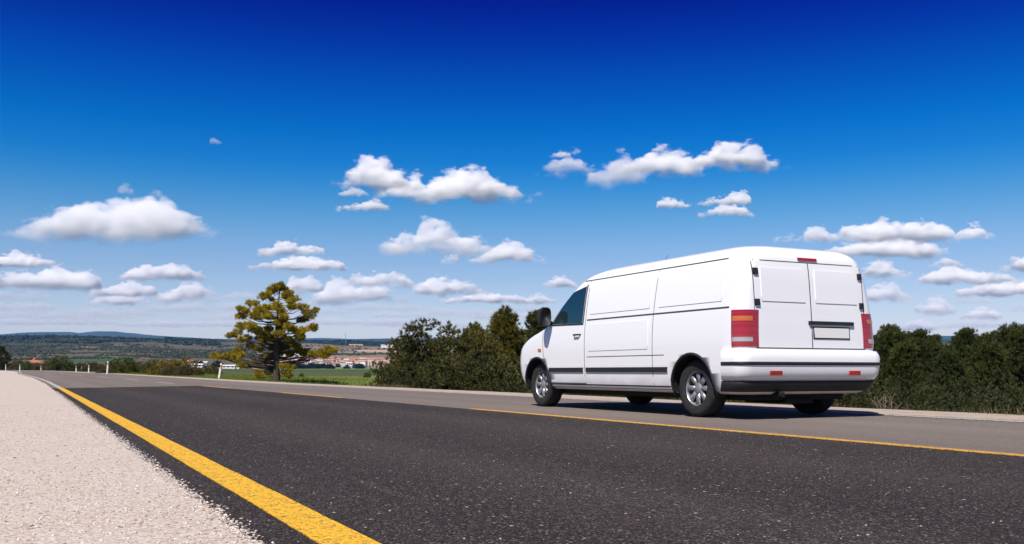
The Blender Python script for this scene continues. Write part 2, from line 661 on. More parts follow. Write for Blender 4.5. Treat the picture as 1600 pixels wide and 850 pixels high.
# ---------------------------------------------------------------- clouds
def cloud(x0, x1, yt, yb, seed, label=None, prof_pts=None, dens=5.0, wisp=0.0, group=None, base_alt=1300.0):
    r_ = random.Random(seed)
    d = base_alt * F / (580 - yb)
    s = d / F
    W, H = (x1 - x0) * s, (yb - yt) * s
    D = max(.20 * W, H * .9)
    bm = bmesh.new()
    bmesh.ops.create_cube(bm, size=2)
    for v in bm.verts:
        v.co = Vector((v.co.x * 1.12, v.co.y * 1.05, .48 + v.co.z * .78))
    me = bpy.data.meshes.new('cloud')
    bm.to_mesh(me)
    bm.free()
    o = obj('cloud', me, loc=at((x0 + x1) / 2, yb, d + D * .1))
    o.rotation_euler = (0, 0, -YAW)
    o.scale = (W / 2, D / 2, H)
    n = NT('cloud_vapour', False)
    m = n.math
    pv = n.t.nodes.new('ShaderNodeVolumePrincipled')
    pv.inputs['Color'].default_value = (1, 1, 1, 1)
    pv.inputs['Anisotropy'].default_value = -0.15
    u, v, z = n.sepxyz(n.obj)
    vec = n.map(n.obj, (W / 2 / H * .58, D / 2 / H * .8, 1.0), (seed * 7.31 % 50, seed * 3.17 % 50, seed * 1.3 % 9))
    n1 = n.noise(vec, r_.uniform(.9, 1.7), 2, .5)
    n2 = n.noise(vec, r_.uniform(2.6, 3.6), 7, .64)
    vd, _c = n.voro(vec, r_.uniform(3.0, 4.0))
    fc = n.t.nodes.new('ShaderNodeFloatCurve')
    n.put(fc.inputs['Value'], m('MULTIPLY_ADD', u, .5, .5))
    cv = fc.mapping.curves[0]
    pts = prof_pts or [r_.uniform(.3, 1) for _ in range(5)]
    mx = max(pts)
    cv.points[0].location = (0, .07)
    cv.points[-1].location = (1, .07)
    for i, p in enumerate(pts):
        cv.points.new((i + 1) / (len(pts) + 1), p / mx * .96)
    fc.mapping.update()
    vv = m('SUBTRACT', 1.0, m('MULTIPLY', v, v), clamp=True)
    top = m('MULTIPLY', fc.outputs[0], vv)
    nn = m('ADD', m('MULTIPLY', m('SUBTRACT', n1, .5), .9), m('MULTIPLY', m('SUBTRACT', n2, .5), 1.35))
    nn = m('ADD', nn, m('MULTIPLY', m('SUBTRACT', .42, vd), .28))
    e = m('ADD', m('SUBTRACT', m('SUBTRACT', top, z), -.09 + wisp), nn)
    e1 = m('MULTIPLY', e, 1 / .15, clamp=True)
    zb = m('ADD', m('MULTIPLY_ADD', m('SUBTRACT', n2, .5), .7, z), m('MULTIPLY', m('SUBTRACT', n1, .5), .9))
    b_ = m('POWER', m('MULTIPLY', m('ADD', zb, .06), 1 / .42, clamp=True), 1.6)
    edge_ = m('MULTIPLY', m('SUBTRACT', 1.10, m('ABSOLUTE', u)), 6, clamp=True)
    n.put(pv.inputs['Density'], m('MULTIPLY', m('MULTIPLY', m('MULTIPLY', e1, b_), edge_), dens * 1.15 / H))
    n.t.links.new(pv.outputs[0], n.out.inputs['Volume'])
    n.m.cycles.volume_step_rate = min(1.0, H * .14 / ((1.12 * W + 1.05 * D + 1.56 * H) / 30))
    me.materials.append(n.m)
    if label:
        tag(o, label, 'cloud', group)
    return o


CL = [
    (10, 335, 300, 372, 'large white cloud at the far left with a peak right of its middle', [.35, .6, .75, .72, 1.0, .85, .35], 5, 0),
    (-40, 84, 394, 416, 'flat cloud cut by the left edge under the largest left cloud', [.6, .8, 1, .9, .6], 5, 0),
    (-60, 155, 416, 450, 'broad low cloud at the left edge above the horizon', [.8, .6, .5, .9, .8], 4.5, 0),
    (192, 318, 409, 437, 'single small rounded cloud left of the pine top', [.6, .9, 1, .8, .8], 5, 0),
    (135, 245, 440, 463, 'low ragged cloud below the single rounded cloud on the left', [.6, .7, 1, .9], 4, 0),
    (130, 240, 458, 476, 'thin cloud streak under the low ragged cloud on the left', [.7, 1, .8], 3, .05),
    (236, 356, 437, 471, 'low heaped cloud just left of the pine crown', [.4, .7, 1, .9, .6], 5, 0),
    (404, 509, 376, 399, 'upper of two flat clouds stacked above the pine', [.6, 1, .8, .8], 5, 0),
    (394, 538, 400, 421, 'lower of two flat clouds stacked above the pine', [.5, .8, 1, .9, .7], 4.5, 0),
    (446, 508, 432, 457, 'small rounded cloud touching the right of the pine top', [.9, 1, .8], 5, 0),
    (476, 636, 437, 473, 'broad heaped cloud right of the pine crown', [.5, 1, .8, .7, .5], 5, 0),
    (540, 648, 421, 447, 'rounded cloud above the broad heap right of the pine', [.6, .8, 1, .7], 5, 0),
    (636, 768, 433, 461, 'long low cloud above the roadside shrubs', [.7, 1, .9, .9, .5], 5, 0),
    (518, 642, 246, 292, 'domed cloud at the left end of the high pair', [.4, .8, 1, .9, .5], 6, 0),
    (586, 838, 266, 311, 'longest cloud of the high pair in the middle of the sky', [.5, .7, .65, .9, 1, .75, .3], 6, 0),
    (528, 618, 311, 329, 'thin streak of cloud under the high pair', [.5, .6, 1, .7], 3.5, .04),
    (526, 580, 291, 306, 'wisp of cloud between the domed cloud and the streak', [.6, 1, .6], 2, .08),
    (598, 768, 345, 393, 'cloud with a raised middle below the high pair', [.35, .55, 1, .9, .55, .4], 5, 0),
    (735, 851, 378, 409, 'lens shaped cloud left of the van roof', [.5, .9, 1, .85, .4], 5.5, 0),
    (688, 718, 395, 411, 'tiny wisp beside the lens shaped cloud', [.6, 1], 2, .06),
    (838, 934, 238, 271, 'thin torn cloud left of the high right cloud', [.5, .8, .9, .5], 2.4, .05),
    (908, 1012, 240, 289, 'grey ragged cloud below the left end of the high right cloud', [.4, .6, 1, .7], 2.2, .06),
    (960, 1100, 234, 271, 'middle lobe of the high cloud above the van', [.4, .8, .9, .7], 4.5, 0),
    (1080, 1226, 223, 264, 'bright right lobe of the high cloud above the van', [.7, 1, .95, .8, .35], 6, 0),
    (858, 892, 235, 246, 'small fleck of cloud above the torn cloud', [.8, 1], 2, .05),
    (1026, 1078, 309, 324, 'smallest cloud above the middle of the van', [1, .6], 3.5, 0),
    (1086, 1174, 300, 320, 'upper of two small stacked clouds above the van', [.4, .7, 1], 4.5, 0),
    (1094, 1178, 317, 337, 'lower of two small stacked clouds above the van', [.5, 1, .8], 4.5, 0),
    (1212, 1314, 351, 379, 'ragged left cloud of the group above the van rear', [.3, .5, 1, .7], 3.5, .02),
    (1306, 1496, 344, 377, 'long top cloud of the group above the van rear', [.7, .9, 1, .9, .8, .8], 4.5, 0),
    (1494, 1559, 348, 373, 'small right cloud of the group above the van rear', [.8, 1, .5], 4, 0),
    (1284, 1479, 371, 400, 'long lower cloud of the group above the van rear', [.5, .7, 1, .9, .8], 4.5, 0),
    (1330, 1420, 408, 434, 'cloud standing just behind the van roof', [.6, 1, .7], 4.5, 0),
    (1340, 1436, 440, 470, 'low cloud half hidden by the van rear', [.8, 1, .6], 4, 0),
    (1452, 1503, 401, 417, 'small flat cloud above the heaped right cloud', [.6, 1, .7], 3, .03),
    (1434, 1594, 416, 443, 'heaped cloud above the pine wood', [.7, 1, .8, .7, .5], 5, 0),
    (1494, 1680, 438, 461, 'low cloud running out of the right edge', [.5, .8, 1, 1, .8], 5, 0),
    (1562, 1680, 398, 424, 'rounded cloud cut by the right edge', [.8, 1, .8], 5, 0),
    (1426, 1500, 463, 490, 'small peaked cloud between van and right edge', [.5, 1, .6], 4.5, 0),
    (1500, 1566, 478, 499, 'small low cloud over the pine wood tops', [.6, 1, .7], 4.5, 0),
    (1406, 1470, 498, 516, 'lowest cloud beside the van rear', [.8, 1, .6], 3.5, 0),
    (846, 908, 431, 449, 'small cloud above the van windscreen', [.8, 1, .6], 4, 0),
    (692, 830, 457, 473, 'flat low cloud left of the van bonnet', [.6, 1, .9, .7], 4, 0),
    (816, 872, 457, 474, 'small low cloud over the van bonnet', [.7, 1, .6], 4, 0),
    (328, 346, 215, 224, 'faint speck of cloud alone in the deep blue', [1, .7], .7, .05),
    (184, 210, 286, 302, 'faint wisp above the largest left cloud', [1, .8], .7, .06),
]
for k, (a, b, c_, d_, lab, pr, de, wi) in enumerate(CL):
    cloud(a, b, c_, d_, k + 1, lab, pr, de, wi, 'cumulus clouds')
# the hazy bank of flat clouds low over the horizon
low = [(-80, 120, 470, 486), (90, 260, 478, 494), (240, 420, 470, 486), (380, 560, 476, 492), (520, 690, 470, 486), (640, 800, 478, 494),
       (-60, 200, 496, 508), (180, 420, 500, 511), (430, 700, 496, 508), (700, 900, 486, 499), (1450, 1680, 500, 513), (560, 700, 486, 497),
       (-40, 90, 452, 470), (330, 470, 455, 468), (1480, 1560, 462, 476), (1560, 1680, 470, 488), (40, 220, 484, 500), (300, 500, 486, 500), (560, 760, 500, 511), (-60, 80, 482, 498), (200, 330, 474, 488), (760, 860, 474, 488)]
for k, (a, b, c_, d_) in enumerate(low):
    o = cloud(a, b, c_, d_, 100 + k, None, [.6, 1, .7, .9, .6], .6, .05)
    o.name = 'cloud_bank'
    tag(o, 'streak in the hazy cloud bank low over the horizon', kind='stuff')


# ---------------------------------------------------------------- tubes and foliage
def tube(pts, rads, sides=7):
    pts = [Vector(p) for p in pts]
    V, Fc = [], []
    for i, p in enumerate(pts):
        t = (pts[min(i + 1, len(pts) - 1)] - pts[max(i - 1, 0)]).normalized()
        a = t.cross(Vector((0, 0, 1)))
        if a.length < .05: a = t.cross(Vector((1, 0, 0)))
        a.normalize()
        b = t.cross(a)
        for k in range(sides):
            th = 2 * math.pi * k / sides
            V.append(p + (a * math.cos(th) + b * math.sin(th)) * rads[i])
    for i in range(len(pts) - 1):
        for k in range(sides):
            k2 = (k + 1) % sides
            Fc.append((i * sides + k, i * sides + k2, (i + 1) * sides + k2, (i + 1) * sides + k))
    Fc.append(tuple(range(sides))[::-1])
    Fc.append(tuple((len(pts) - 1) * sides + k for k in range(sides)))
    return V, Fc


class Build:
    def __init__(s): s.V, s.F = [], []
    def add(s, vf):
        o = len(s.V)
        s.V += [tuple(v) for v in vf[0]]
        s.F += [tuple(o + i for i in f) for f in vf[1]]
    def me(s, name, mat, smooth=True): return mesh(name, s.V, s.F, mat, smooth)


def tufts(g, centres, radii, n_t, n_n, ln, wd, flat=.6, up=.25):
    """Needle tufts: n_t tufts of n_n needles round each clump centre. Returns triangles and per-triangle tuft ids."""
    T, ids = [], []
    c0 = np.asarray(centres, float)
    radii = np.asarray(radii, float)
    m = len(c0)
    d = g.normal(size=(m, n_t, 3))
    d /= np.linalg.norm(d, axis=2, keepdims=True)
    rr = radii[:, None, None] * (g.random((m, n_t, 1)) ** .45)
    off = d * rr
    off[..., 2] *= flat
    p = (c0[:, None, :] + off).reshape(-1, 3)
    out = d.reshape(-1, 3) * .7 + np.array([0, 0, up])
    nt_ = len(p)
    nd = out[:, None, :] + g.normal(size=(nt_, n_n, 3)) * .55
    nd /= np.linalg.norm(nd, axis=2, keepdims=True)
    side = np.cross(nd, g.normal(size=(nt_, n_n, 3)))
    side /= np.linalg.norm(side, axis=2, keepdims=True) + 1e-9
    l = ln * g.uniform(.6, 1.2, (nt_, n_n, 1))
    base = p[:, None, :] + g.normal(size=(nt_, n_n, 3)) * ln * .12
    a = base - side * wd * .5
    b = base + side * wd * .5
    c = base + nd * l
    T = np.stack([a, b, c], 2).reshape(-1, 3, 3)
    ids = np.repeat(np.arange(nt_), n_n)
    return T, ids


def tones(g, ids, c_dark, c_light, n_t=1, cw=.55):
    cl = ids // n_t
    k = cw * g.random(cl.max() + 1)[cl] + (1 - cw) * g.random(ids.max() + 1)[ids]
    t = k[:, None]
    c = np.array(c_dark) * (1 - t) + np.array(c_light) * t
    return c * g.uniform(.85, 1.15, (len(ids), 1))


def mat_leaf(name):
    n = NT(name)
    vc = n.attr('tone')
    n.color(vc)
    n.rough(.62)
    n.p.inputs['Specular IOR Level'].default_value = .25
    tr = n.t.nodes.new('ShaderNodeBsdfTranslucent')
    n.t.links.new(vc, tr.inputs['Color'])
    mx = n.t.nodes.new('ShaderNodeMixShader')
    mx.inputs[0].default_value = .32
    n.t.links.new(n.p.outputs[0], mx.inputs[1])
    n.t.links.new(tr.outputs[0], mx.inputs[2])
    n.t.links.new(mx.outputs[0], n.out.inputs[0])
    return n.m


M_LEAF = mat_leaf('foliage')


def mat_bark():
    n = NT('bark')
    f = n.noise(n.map(n.obj, (6, 6, 1.2)), 4, 6, .7)
    n.color(n.mix(n.range(f, .3, .7), (.030, .022, .017), (.10, .075, .055)))
    n.rough(.95)
    n.bump(f, .03)
    return n.m


M_BARK = mat_bark()
M_TWIG = plain('dry_twig', (.20, .15, .105), .9, var=.2)

PINE_GOLD = ((.15, .125, .011), (.60, .45, .026))
PINE_OLIVE = ((.045, .050, .008), (.24, .20, .022))
PINE_DARK = ((.018, .030, .008), (.11, .12, .025))
SHRUB = ((.022, .028, .009), (.125, .118, .032))


# the lone pine: clumps laid out by hand
def lone_pine():
    d = 60.0
    base = at(432, 597, d)
    gz = ground_z(base.x, base.y)
    root = empty('pine_tree', (base.x, base.y, gz), -YAW)
    tag(root, 'lone golden green pine with layered branches across the road', 'tree')
    s = d / F / 4.25
    zb = base.z - gz
    cl = [(520, 108), (500, 120), (535, 130), (430, 178), (400, 190), (565, 160), (580, 180), (462, 132), (445, 150), (610, 205), (590, 215), (320, 228), (345, 240), (280, 280), (255, 270), (330, 285), (420, 268), (400, 280), (530, 285), (520, 260), (600, 260), (640, 250), (655, 268), (690, 290), (735, 292), (720, 310), (640, 335), (670, 330), (570, 330), (460, 325), (440, 300), (380, 330), (350, 320), (260, 310), (245, 320), (300, 365), (250, 395), (275, 385), (330, 410), (200, 440), (170, 440), (225, 430), (260, 470), (290, 450), (400, 425), (370, 400), (450, 395), (430, 440), (530, 430), (600, 395), (620, 410), (660, 430), (690, 410), (715, 400), (740, 385), (610, 460), (640, 455), (450, 480), (540, 480), (390, 485), (360, 470), (500, 345), (545, 380), (480, 385),
          (75, 575), (110, 580), (150, 585), (180, 570), (210, 560), (250, 590), (215, 595), (265, 575), (240, 545), (290, 640), (330, 620), (360, 600), (400, 590), (430, 580), (460, 560), (700, 560), (735, 580), (770, 560), (800, 550), (830, 545), (865, 540), (820, 575), (800, 590), (590, 520), (620, 545), (550, 560), (640, 565), (570, 500), (480, 520), (430, 530), (350, 530), (300, 515)]
    low_ = [(560, 650), (540, 690), (590, 660), (410, 690), (390, 715), (430, 670), (370, 700), (555, 710)]
    g = np.random.default_rng(5)
    cs, rs, B = [], [], Build()
    H = 655 * s + zb
    trunk_pts = [(0, 0, -.2), (.01, 0, .25), (-.02, .02, 1.2), (.0, .0, 2.4), (.05, .02, 3.8), (.12, 0, 5.0), (.22, 0, H - .25)]
    trunk_r = [.30, .23, .185, .15, .105, .065, .02]
    tb = Build()
    tb.add(tube(trunk_pts, trunk_r, 10))

    def tr(z):
        return Vector((float(np.interp(z, [p[2] for p in trunk_pts], [p[0] for p in trunk_pts])), 0, z))
    prof_z = [.5, 1.4, 1.9, 2.6, 3.2, 4.0, 4.7, 5.3, 6.2]
    prof_r = [1.2, 2.6, 2.4, 1.9, 2.3, 2.2, 1.7, .9, .3]
    for (zx, zy) in cl + low_:
        x = (zx - 487) * s
        z = (755 - zy) * s + zb
        rm = float(np.interp(z, prof_z, prof_r))
        ymax = math.sqrt(max(.05, rm * rm - x * x)) if abs(x) < rm else .25
        reps = 2 if (zx, zy) not in low_ else 1
        for q in range(reps):
            y = g.uniform(.1, 1) * ymax * (1 if (q + len(cs)) % 2 else -1) * .85
            if q == 1 and abs(x) > rm * .75: continue
            zz = z + (g.normal() * .05)
            p = Vector((x + g.normal() * .04, y, zz))
            r = (.29 if z > 1.6 else .26) * g.uniform(.8, 1.25)
            cs.append(p)
            rs.append(r)
            z0 = max(.4, zz - .18 * math.hypot(x, y) - g.uniform(.05, .25))
            st = tr(min(z0, H - .4))
            mid = st.lerp(p, .55) + Vector((0, 0, -.06 - .03 * p.length))
            hr = .035 * (math.hypot(x, y) / 2 + .25)
            B.add(tube([st, mid, p], [hr, hr * .6, .008], 5))
    # fill between the layers, round the trunk and towards the limb ends
    for k in range(14):
        z = g.uniform(2.0, 5.6)
        rm = float(np.interp(z, prof_z, prof_r)) * math.sqrt(g.uniform(.03, .45))
        a = g.uniform(0, 6.28)
        p = tr(z) + Vector((math.cos(a) * rm, math.sin(a) * rm, 0))
        cs.append(p)
        rs.append(g.uniform(.13, .24))
        B.add(tube([tr(z - .1 - .15 * rm), p], [.012 + .006 * rm, .006], 4))
    # some bare dead branches low on the trunk
    for k in range(14):
        z = g.uniform(.5, 2.2)
        a = g.uniform(0, 6.28)
        l = g.uniform(.5, 1.3)
        p = tr(z) + Vector((math.cos(a) * l, math.sin(a) * l, g.uniform(-.15, .25)))
        B.add(tube([tr(z), tr(z).lerp(p, .5) + Vector((0, 0, .07)), p], [.02, .013, .004], 4))
    obj('trunk', tb.me('trunk', M_BARK), root)
    obj('branches', B.me('branches', M_BARK), root)
    T, ids = tufts(g, cs, rs, 40, 24, .17, .024, .6, .7)
    obj('crown', fast_tris('crown', T, M_LEAF, colors=tones(g, ids, *PINE_GOLD, 40, .3)), root)


lone_pine()


def pine_meshes(seed, H, Rr, base_f, n_cl, cr, pal, n_t=9, n_n=16, ln=.17, wd=.03, round_=.6):
    g = np.random.default_rng(seed)
    tb, cs, rs = Build(), [], []
    lean = g.normal(size=2) * .03 * H
    pts = [(0, 0, -.3)] + [(lean[0] * t * t + g.normal() * .03, lean[1] * t * t + g.normal() * .03, H * t) for t in (.12, .3, .5, .7, .85, .97)]
    r0 = .022 * H
    tb.add(tube(pts, [r0 * 1.25, r0 * 1.05, r0 * .9, r0 * .7, r0 * .45, r0 * .25, r0 * .08], 8))
    for k in range(n_cl):
        t = base_f + (1 - base_f) * ((k + g.random()) / n_cl) ** .85
        env = (1 - ((t - base_f) / (1 - base_f)) ** (1 + round_)) ** .75 * Rr * (.75 + .25 * math.sin(9 * t + seed)) + .12
        a = k * 2.399 + g.normal() * .35
        rad_ = env * g.uniform(.35, 1.0) ** .6
        c = Vector((math.cos(a) * rad_ + lean[0] * t * t, math.sin(a) * rad_ + lean[1] * t * t, H * t - .12 * rad_ + g.normal() * .1))
        cs.append(c)
        rs.append(cr * g.uniform(.75, 1.25) * (1.1 - .35 * t))
        if k % 2 == 0:
            st = Vector((lean[0] * t * t, lean[1] * t * t, max(.2, c.z - .25 * rad_ - .1)))
            tb.add(tube([st, st.lerp(c, .5) + Vector((0, 0, -.05)), c], [.012 * H * (1.1 - t), .007 * H * (1.1 - t), .006], 4))
    T, ids = tufts(g, cs, rs, n_t, n_n, ln, wd, .7, .5)
    return tb.me('trunk', M_BARK), fast_tris('crown', T, M_LEAF, colors=tones(g, ids, *pal, n_t))


def place_tree(meshes, name, px, top, d, H, label, cat='tree', group=None, rz=None, sink=0.0, widen=1.0):
    p = at(px, 580, d)
    z = ground_z(p.x, p.y) - sink
    want = EYE + (580 - top) / F * d - z
    k = want / H
    o = empty(name, (p.x, p.y, z), rnd.uniform(0, 6.28) if rz is None else rz)
    o.scale = (k * widen, k * widen, k)
    for nm, me_ in zip(('trunk', 'crown'), meshes):
        obj(nm, me_, o)
    tag(o, label, cat, group)
    return o


def bush_meshes(seed, w, h, n_cl, cr, pal, n_t=16, n_n=9, ln=.10, wd=.05):
    """Evergreen shrub: stems from the ground, clumps of leaf through an uneven dome."""
    g = np.random.default_rng(seed)
    B, cs, rs = Build(), [], []
    for k in range(n_cl):
        a = g.uniform(0, 6.28)
        q = math.sqrt(g.random())
        x, y = math.cos(a) * q * w, math.sin(a) * q * w
        hh = h * (1 - q ** 2.6) ** .6 * (.80 + .24 * math.sin(3 * a + seed) * q + .05 * g.normal())
        z = hh * g.random() ** .55
        cs.append((x, y, max(.1, z)))
        rs.append(cr * g.uniform(.7, 1.3))
        if k % 3 == 0:
            b0 = (x * .12, y * .12, -.2)
            B.add(tube([b0, (x * .6, y * .6, z * .45), (x, y, z)], [.05 * h / 2, .03 * h / 2, .006], 4))
    T, ids = tufts(g, cs, rs, n_t, n_n, ln, wd, .8, .35)
    return B.me('trunk', M_BARK), fast_tris('crown', T, M_LEAF, colors=tones(g, ids, *pal, n_t))


# shrubs and pines by the far verge, left of the van
b_ev = bush_meshes(31, 1.9, 3.6, 130, .46, ((.024, .028, .008), (.16, .145, .036)), 42, 14, .12, .028)
b_lo = bush_meshes(32, 1.5, 2.0, 80, .36, SHRUB, 34, 13, .11, .028)
p_ol = pine_meshes(33, 5.2, 2.0, .12, 110, .46, PINE_OLIVE, 36, 20, .16, .028)
p_dk = pine_meshes(34, 5.6, 1.9, .15, 100, .46, ((.022, .030, .008), (.13, .13, .024)), 32, 20, .16, .028)
place_tree(b_ev, 'evergreen_shrub', 690, 506, 44, 3.05, 'tall dark olive shrub in the roadside thicket left of the van', 'shrub', widen=1.05)
place_tree(b_ev, 'evergreen_shrub', 652, 528, 46, 3.05, 'shorter dark shrub at the left flank of the roadside thicket', 'shrub', rz=2.0, widen=.95)
place_tree(b_lo, 'evergreen_shrub', 625, 574, 43, 1.75, 'low bushy shrub at the left foot of the roadside thicket', 'shrub')
place_tree(b_lo, 'evergreen_shrub', 715, 560, 41, 1.75, 'low shrub in front of the tall shrub and the olive pine', 'shrub')
place_tree(b_lo, 'evergreen_shrub', 670, 572, 41, 1.75, 'low shrub in front of the tall dark olive shrub', 'shrub')
place_tree(p_ol, 'pine_tree', 785, 488, 46, 5.3, 'sunlit olive green pine just left of the van bonnet', 'tree', rz=1.1, widen=1.0)
place_tree(p_ol, 'pine_tree', 744, 511, 48, 5.3, 'smaller olive pine between tall shrub and sunlit pine', 'tree', rz=3.6)
place_tree(p_dk, 'pine_tree', 836, 488, 53, 5.7, 'dark pine partly behind the van windscreen', 'tree', rz=.4)
place_tree(b_lo, 'evergreen_shrub', 775, 565, 40, 1.75, 'low shrub in front of the sunlit olive pine', 'shrub', rz=.7)
place_tree(b_lo, 'evergreen_shrub', 818, 568, 39, 1.75, 'low shrub by the van front wheel', 'shrub', rz=2.9)

# the pine wood on the right
wood = [pine_meshes(40 + k, H_, R_, .06, 105, .55, pal_, 30, 18, .17, .030, rd) for k, (H_, R_, pal_, rd) in enumerate((
    (6.4, 2.2, PINE_DARK, .5), (5.8, 2.3, ((.020, .032, .008), (.095, .112, .024)), .45), (6.8, 2.0, ((.020, .032, .008), (.125, .13, .025)), .3)))]
wr = random.Random(4)
edge_x = [860, 1000, 1200, 1340, 1400, 1450, 1482, 1505, 1550, 1580, 1605, 1680, 1800]
edge_y = [508, 516, 522, 526, 519, 523, 528, 519, 516, 511, 500, 492, 488]
for row, (d0, dd, step, lo) in enumerate(((37, 4, 60, 26), (46, 5, 46, 11), (57, 7, 38, 1), (70, 8, 42, 0))):
    x = 875 + row * 17
    seen = 0
    while x < 1760:
        d = d0 + wr.uniform(-.5, .5) * dd
        top = float(np.interp(x, edge_x, edge_y)) + lo + wr.uniform(-9, 13)
        v_ = wr.randrange(3)
        behind = x < 1390
        if behind and row in (1, 3) and 960 < x < 1330:
            x += step
            continue
        seen += not behind
        nth = ('first', 'second', 'third', 'fourth', 'fifth', 'sixth', 'seventh', 'eighth', 'ninth', 'tenth', 'eleventh', 'twelfth')[min(seen, 12) - 1]
        lab = 'dark pine of the wood that stands behind the van' if behind else nth + (
            ' dark pine from the van in the front row of the wood', ' dark pine from the van in the second row of the wood',
            ' pine from the van in the skyline row of the wood', ' pine from the van in the rearmost row of the wood')[row]
        place_tree(wood[v_], 'pine_tree', x, top, d, (6.4, 5.8, 6.8)[v_], lab, 'tree', 'pines of the roadside wood')
        x += step * wr.uniform(.75, 1.25)

# understorey along the foot of the wood and the bank
us = random.Random(8)
b_un = bush_meshes(35, 1.2, 1.2, 120, .24, ((.016, .022, .008), (.075, .080, .024)), 30, 12, .04, .011)
for k in range(24):
    x = 880 + k * 34 + us.uniform(-10, 10)
    d = us.uniform(20, 34)
    p = at(x, 580, d)
    if p.x < 13.0: continue
    place_tree(b_un, 'undergrowth_shrub', x, us.uniform(606, 630) if x > 1380 else us.uniform(590, 615), d, 1.05,
               'low dark undergrowth shrub on the bank below the pine wood', 'shrub', 'undergrowth on the bank')


# bare pale shrubs at the edge of the bank
def bare_shrub(px, d, h, seed, label):
    g = random.Random(seed)
    p = at(px, 580, d)
    B = Build()
    for k in range(13):
        a = g.uniform(0, 6.28)
        sp = g.uniform(.25, .8)
        tip = Vector((math.cos(a) * sp * h, math.sin(a) * sp * h, h * g.uniform(.6, 1.05)))
        mid = tip * .5 + Vector((g.uniform(-.05, .05), g.uniform(-.05, .05), h * .05))
        B.add(tube([(0, 0, -.1), mid, tip], [.008, .006, .002], 4))
        for q in range(4):
            t0 = mid.lerp(tip, g.uniform(0, .7))
            t1 = t0 + Vector((g.uniform(-.2, .2), g.uniform(-.2, .2), g.uniform(.05, .3))) * h
            B.add(tube([t0, t0.lerp(t1, .5) + Vector((0, 0, .02)), t1], [.004, .003, .0015], 3))
    o = obj('bare_shrub', B.me('bare_shrub', M_TWIG), None, (p.x, p.y, ground_z(p.x, p.y)))
    tag(o, label, 'shrub')


bare_shrub(1385, 15.5, .52, 1, 'pale leafless shrub on the bank behind the van rear')
bare_shrub(1418, 16.5, .45, 2, 'pale leafless shrub right of the other one behind the van')
bare_shrub(1345, 17.5, .5, 3, 'pale leafless shrub mostly behind the van rear')

# shrubs beyond the far verge on the left of the picture
b_gr = bush_meshes(51, 1.3, 1.9, 80, .30, ((.035, .050, .010), (.17, .18, .030)), 18, 10, .12, .04)
b_go = bush_meshes(52, 1.3, 1.6, 80, .30, ((.075, .066, .010), (.34, .25, .028)), 18, 10, .12, .04)
b_br = bush_meshes(53, 1.2, 1.3, 70, .28, ((.045, .040, .016), (.18, .145, .055)), 18, 10, .11, .036)
for (px, top, d, b_, H_, wd_, lab) in (
        (194, 559, 96, b_gr, 1.62, 1.1, 'round dark green bush right of the far delineator post'),
        (176, 568, 104, b_br, 1.13, 1.2, 'brownish bush behind the far delineator post'),
        (218, 566, 100, b_br, 1.13, 1.3, 'dull brown bush between green and golden bushes'),
        (236, 563, 92, b_gr, 1.62, .85, 'small green bush next to the golden bushes'),
        (258, 564, 84, b_go, 1.40, 1.1, 'golden olive bush left of its taller golden neighbour'),
        (282, 561, 80, b_go, 1.40, 1.15, 'tallest golden olive bush left of the white post'),
        (295, 571, 77, b_br, 1.13, 1.2, 'brown bush at the right end of the golden bushes'),
        (268, 573, 78, b_br, 1.13, 1.2, 'brown bush at the foot of the golden bushes'),
        (331, 571, 118, b_gr, 1.62, 1.0, 'dark bush in the field behind the leaning white post'),
        (338, 577, 100, b_br, 1.13, .9, 'small brown bush behind the leaning white post'),
        (92, 557, 230, b_gr, 1.62, 1.1, 'green tree like bush beyond the bend of the road'),
        (72, 564, 240, b_br, 1.13, 1.2, 'brown bush beyond the bend beside red earth'),
        (108, 565, 235, b_gr, 1.62, 1.0, 'low green bush right of the taller one beyond the bend'),
        (124, 567, 240, b_br, 1.13, 1.3, 'dull bush behind the small posts on the bend'),
        (148, 566, 220, b_br, 1.13, 1.3, 'dull bush left of the far delineator post'),
        (40, 564, 250, b_gr, 1.62, 1.1, 'dark bush beyond the bend left of red earth'),
        (22, 563, 255, b_br, 1.13, 1.2, 'dull bush next to the dark tree at the left edge')):
    place_tree(b_, 'roadside_bush', px, top, d, H_, lab, 'bush', 'bushes along the far verge', widen=wd_)
place_tree(p_dk, 'pine_tree', 4, 541, 235, 5.7, 'dark tree at the far left edge where the road bends', 'tree', widen=1.15)
# shrubs in the field and by the village
for k, (px, top, d, wd_) in enumerate(((471, 583, 88, .8), (500, 590.5, 84, .9), (510, 591.5, 86, .8), (573, 582, 92, .9), (586, 590, 80, 1.0), (563, 588, 100, .7))):
    place_tree(b_gr, 'field_shrub', px, top, d, 1.62, ('dark round shrub in the field right of the lone pine', 'low shrub in the grass right of the lone pine',
               'lower of two touching low shrubs right of the lone pine', 'dark upright shrub in the field left of the thicket', 'low shrub in the grass left of the thicket',
               'small shrub left of the dark upright field shrub')[k], 'shrub', widen=wd_)
vt = random.Random(21)
far_b = bush_meshes(54, 3.2, 5.5, 60, .95, ((.012, .020, .010), (.040, .055, .022)), 10, 8, .5, .28)
for k in range(46):
    px = vt.choice((vt.uniform(455, 640), vt.uniform(290, 440), vt.uniform(455, 520)))
    d = vt.uniform(1120, 1330) if px > 440 else vt.uniform(820, 1250)
    p = at(px, 580, d)
    o = empty('field_tree', (p.x, p.y, ground_z(p.x, p.y) - .3), vt.uniform(0, 6))
    q = vt.uniform(.7, 1.5)
    o.scale = (q * 1.25, q * 1.25, q)
    for nm, me_ in zip(('trunk', 'crown'), far_b): obj(nm, me_, o)
    tag(o, 'small dark tree at the edge of the fields below the village', 'tree', 'trees between field and village')


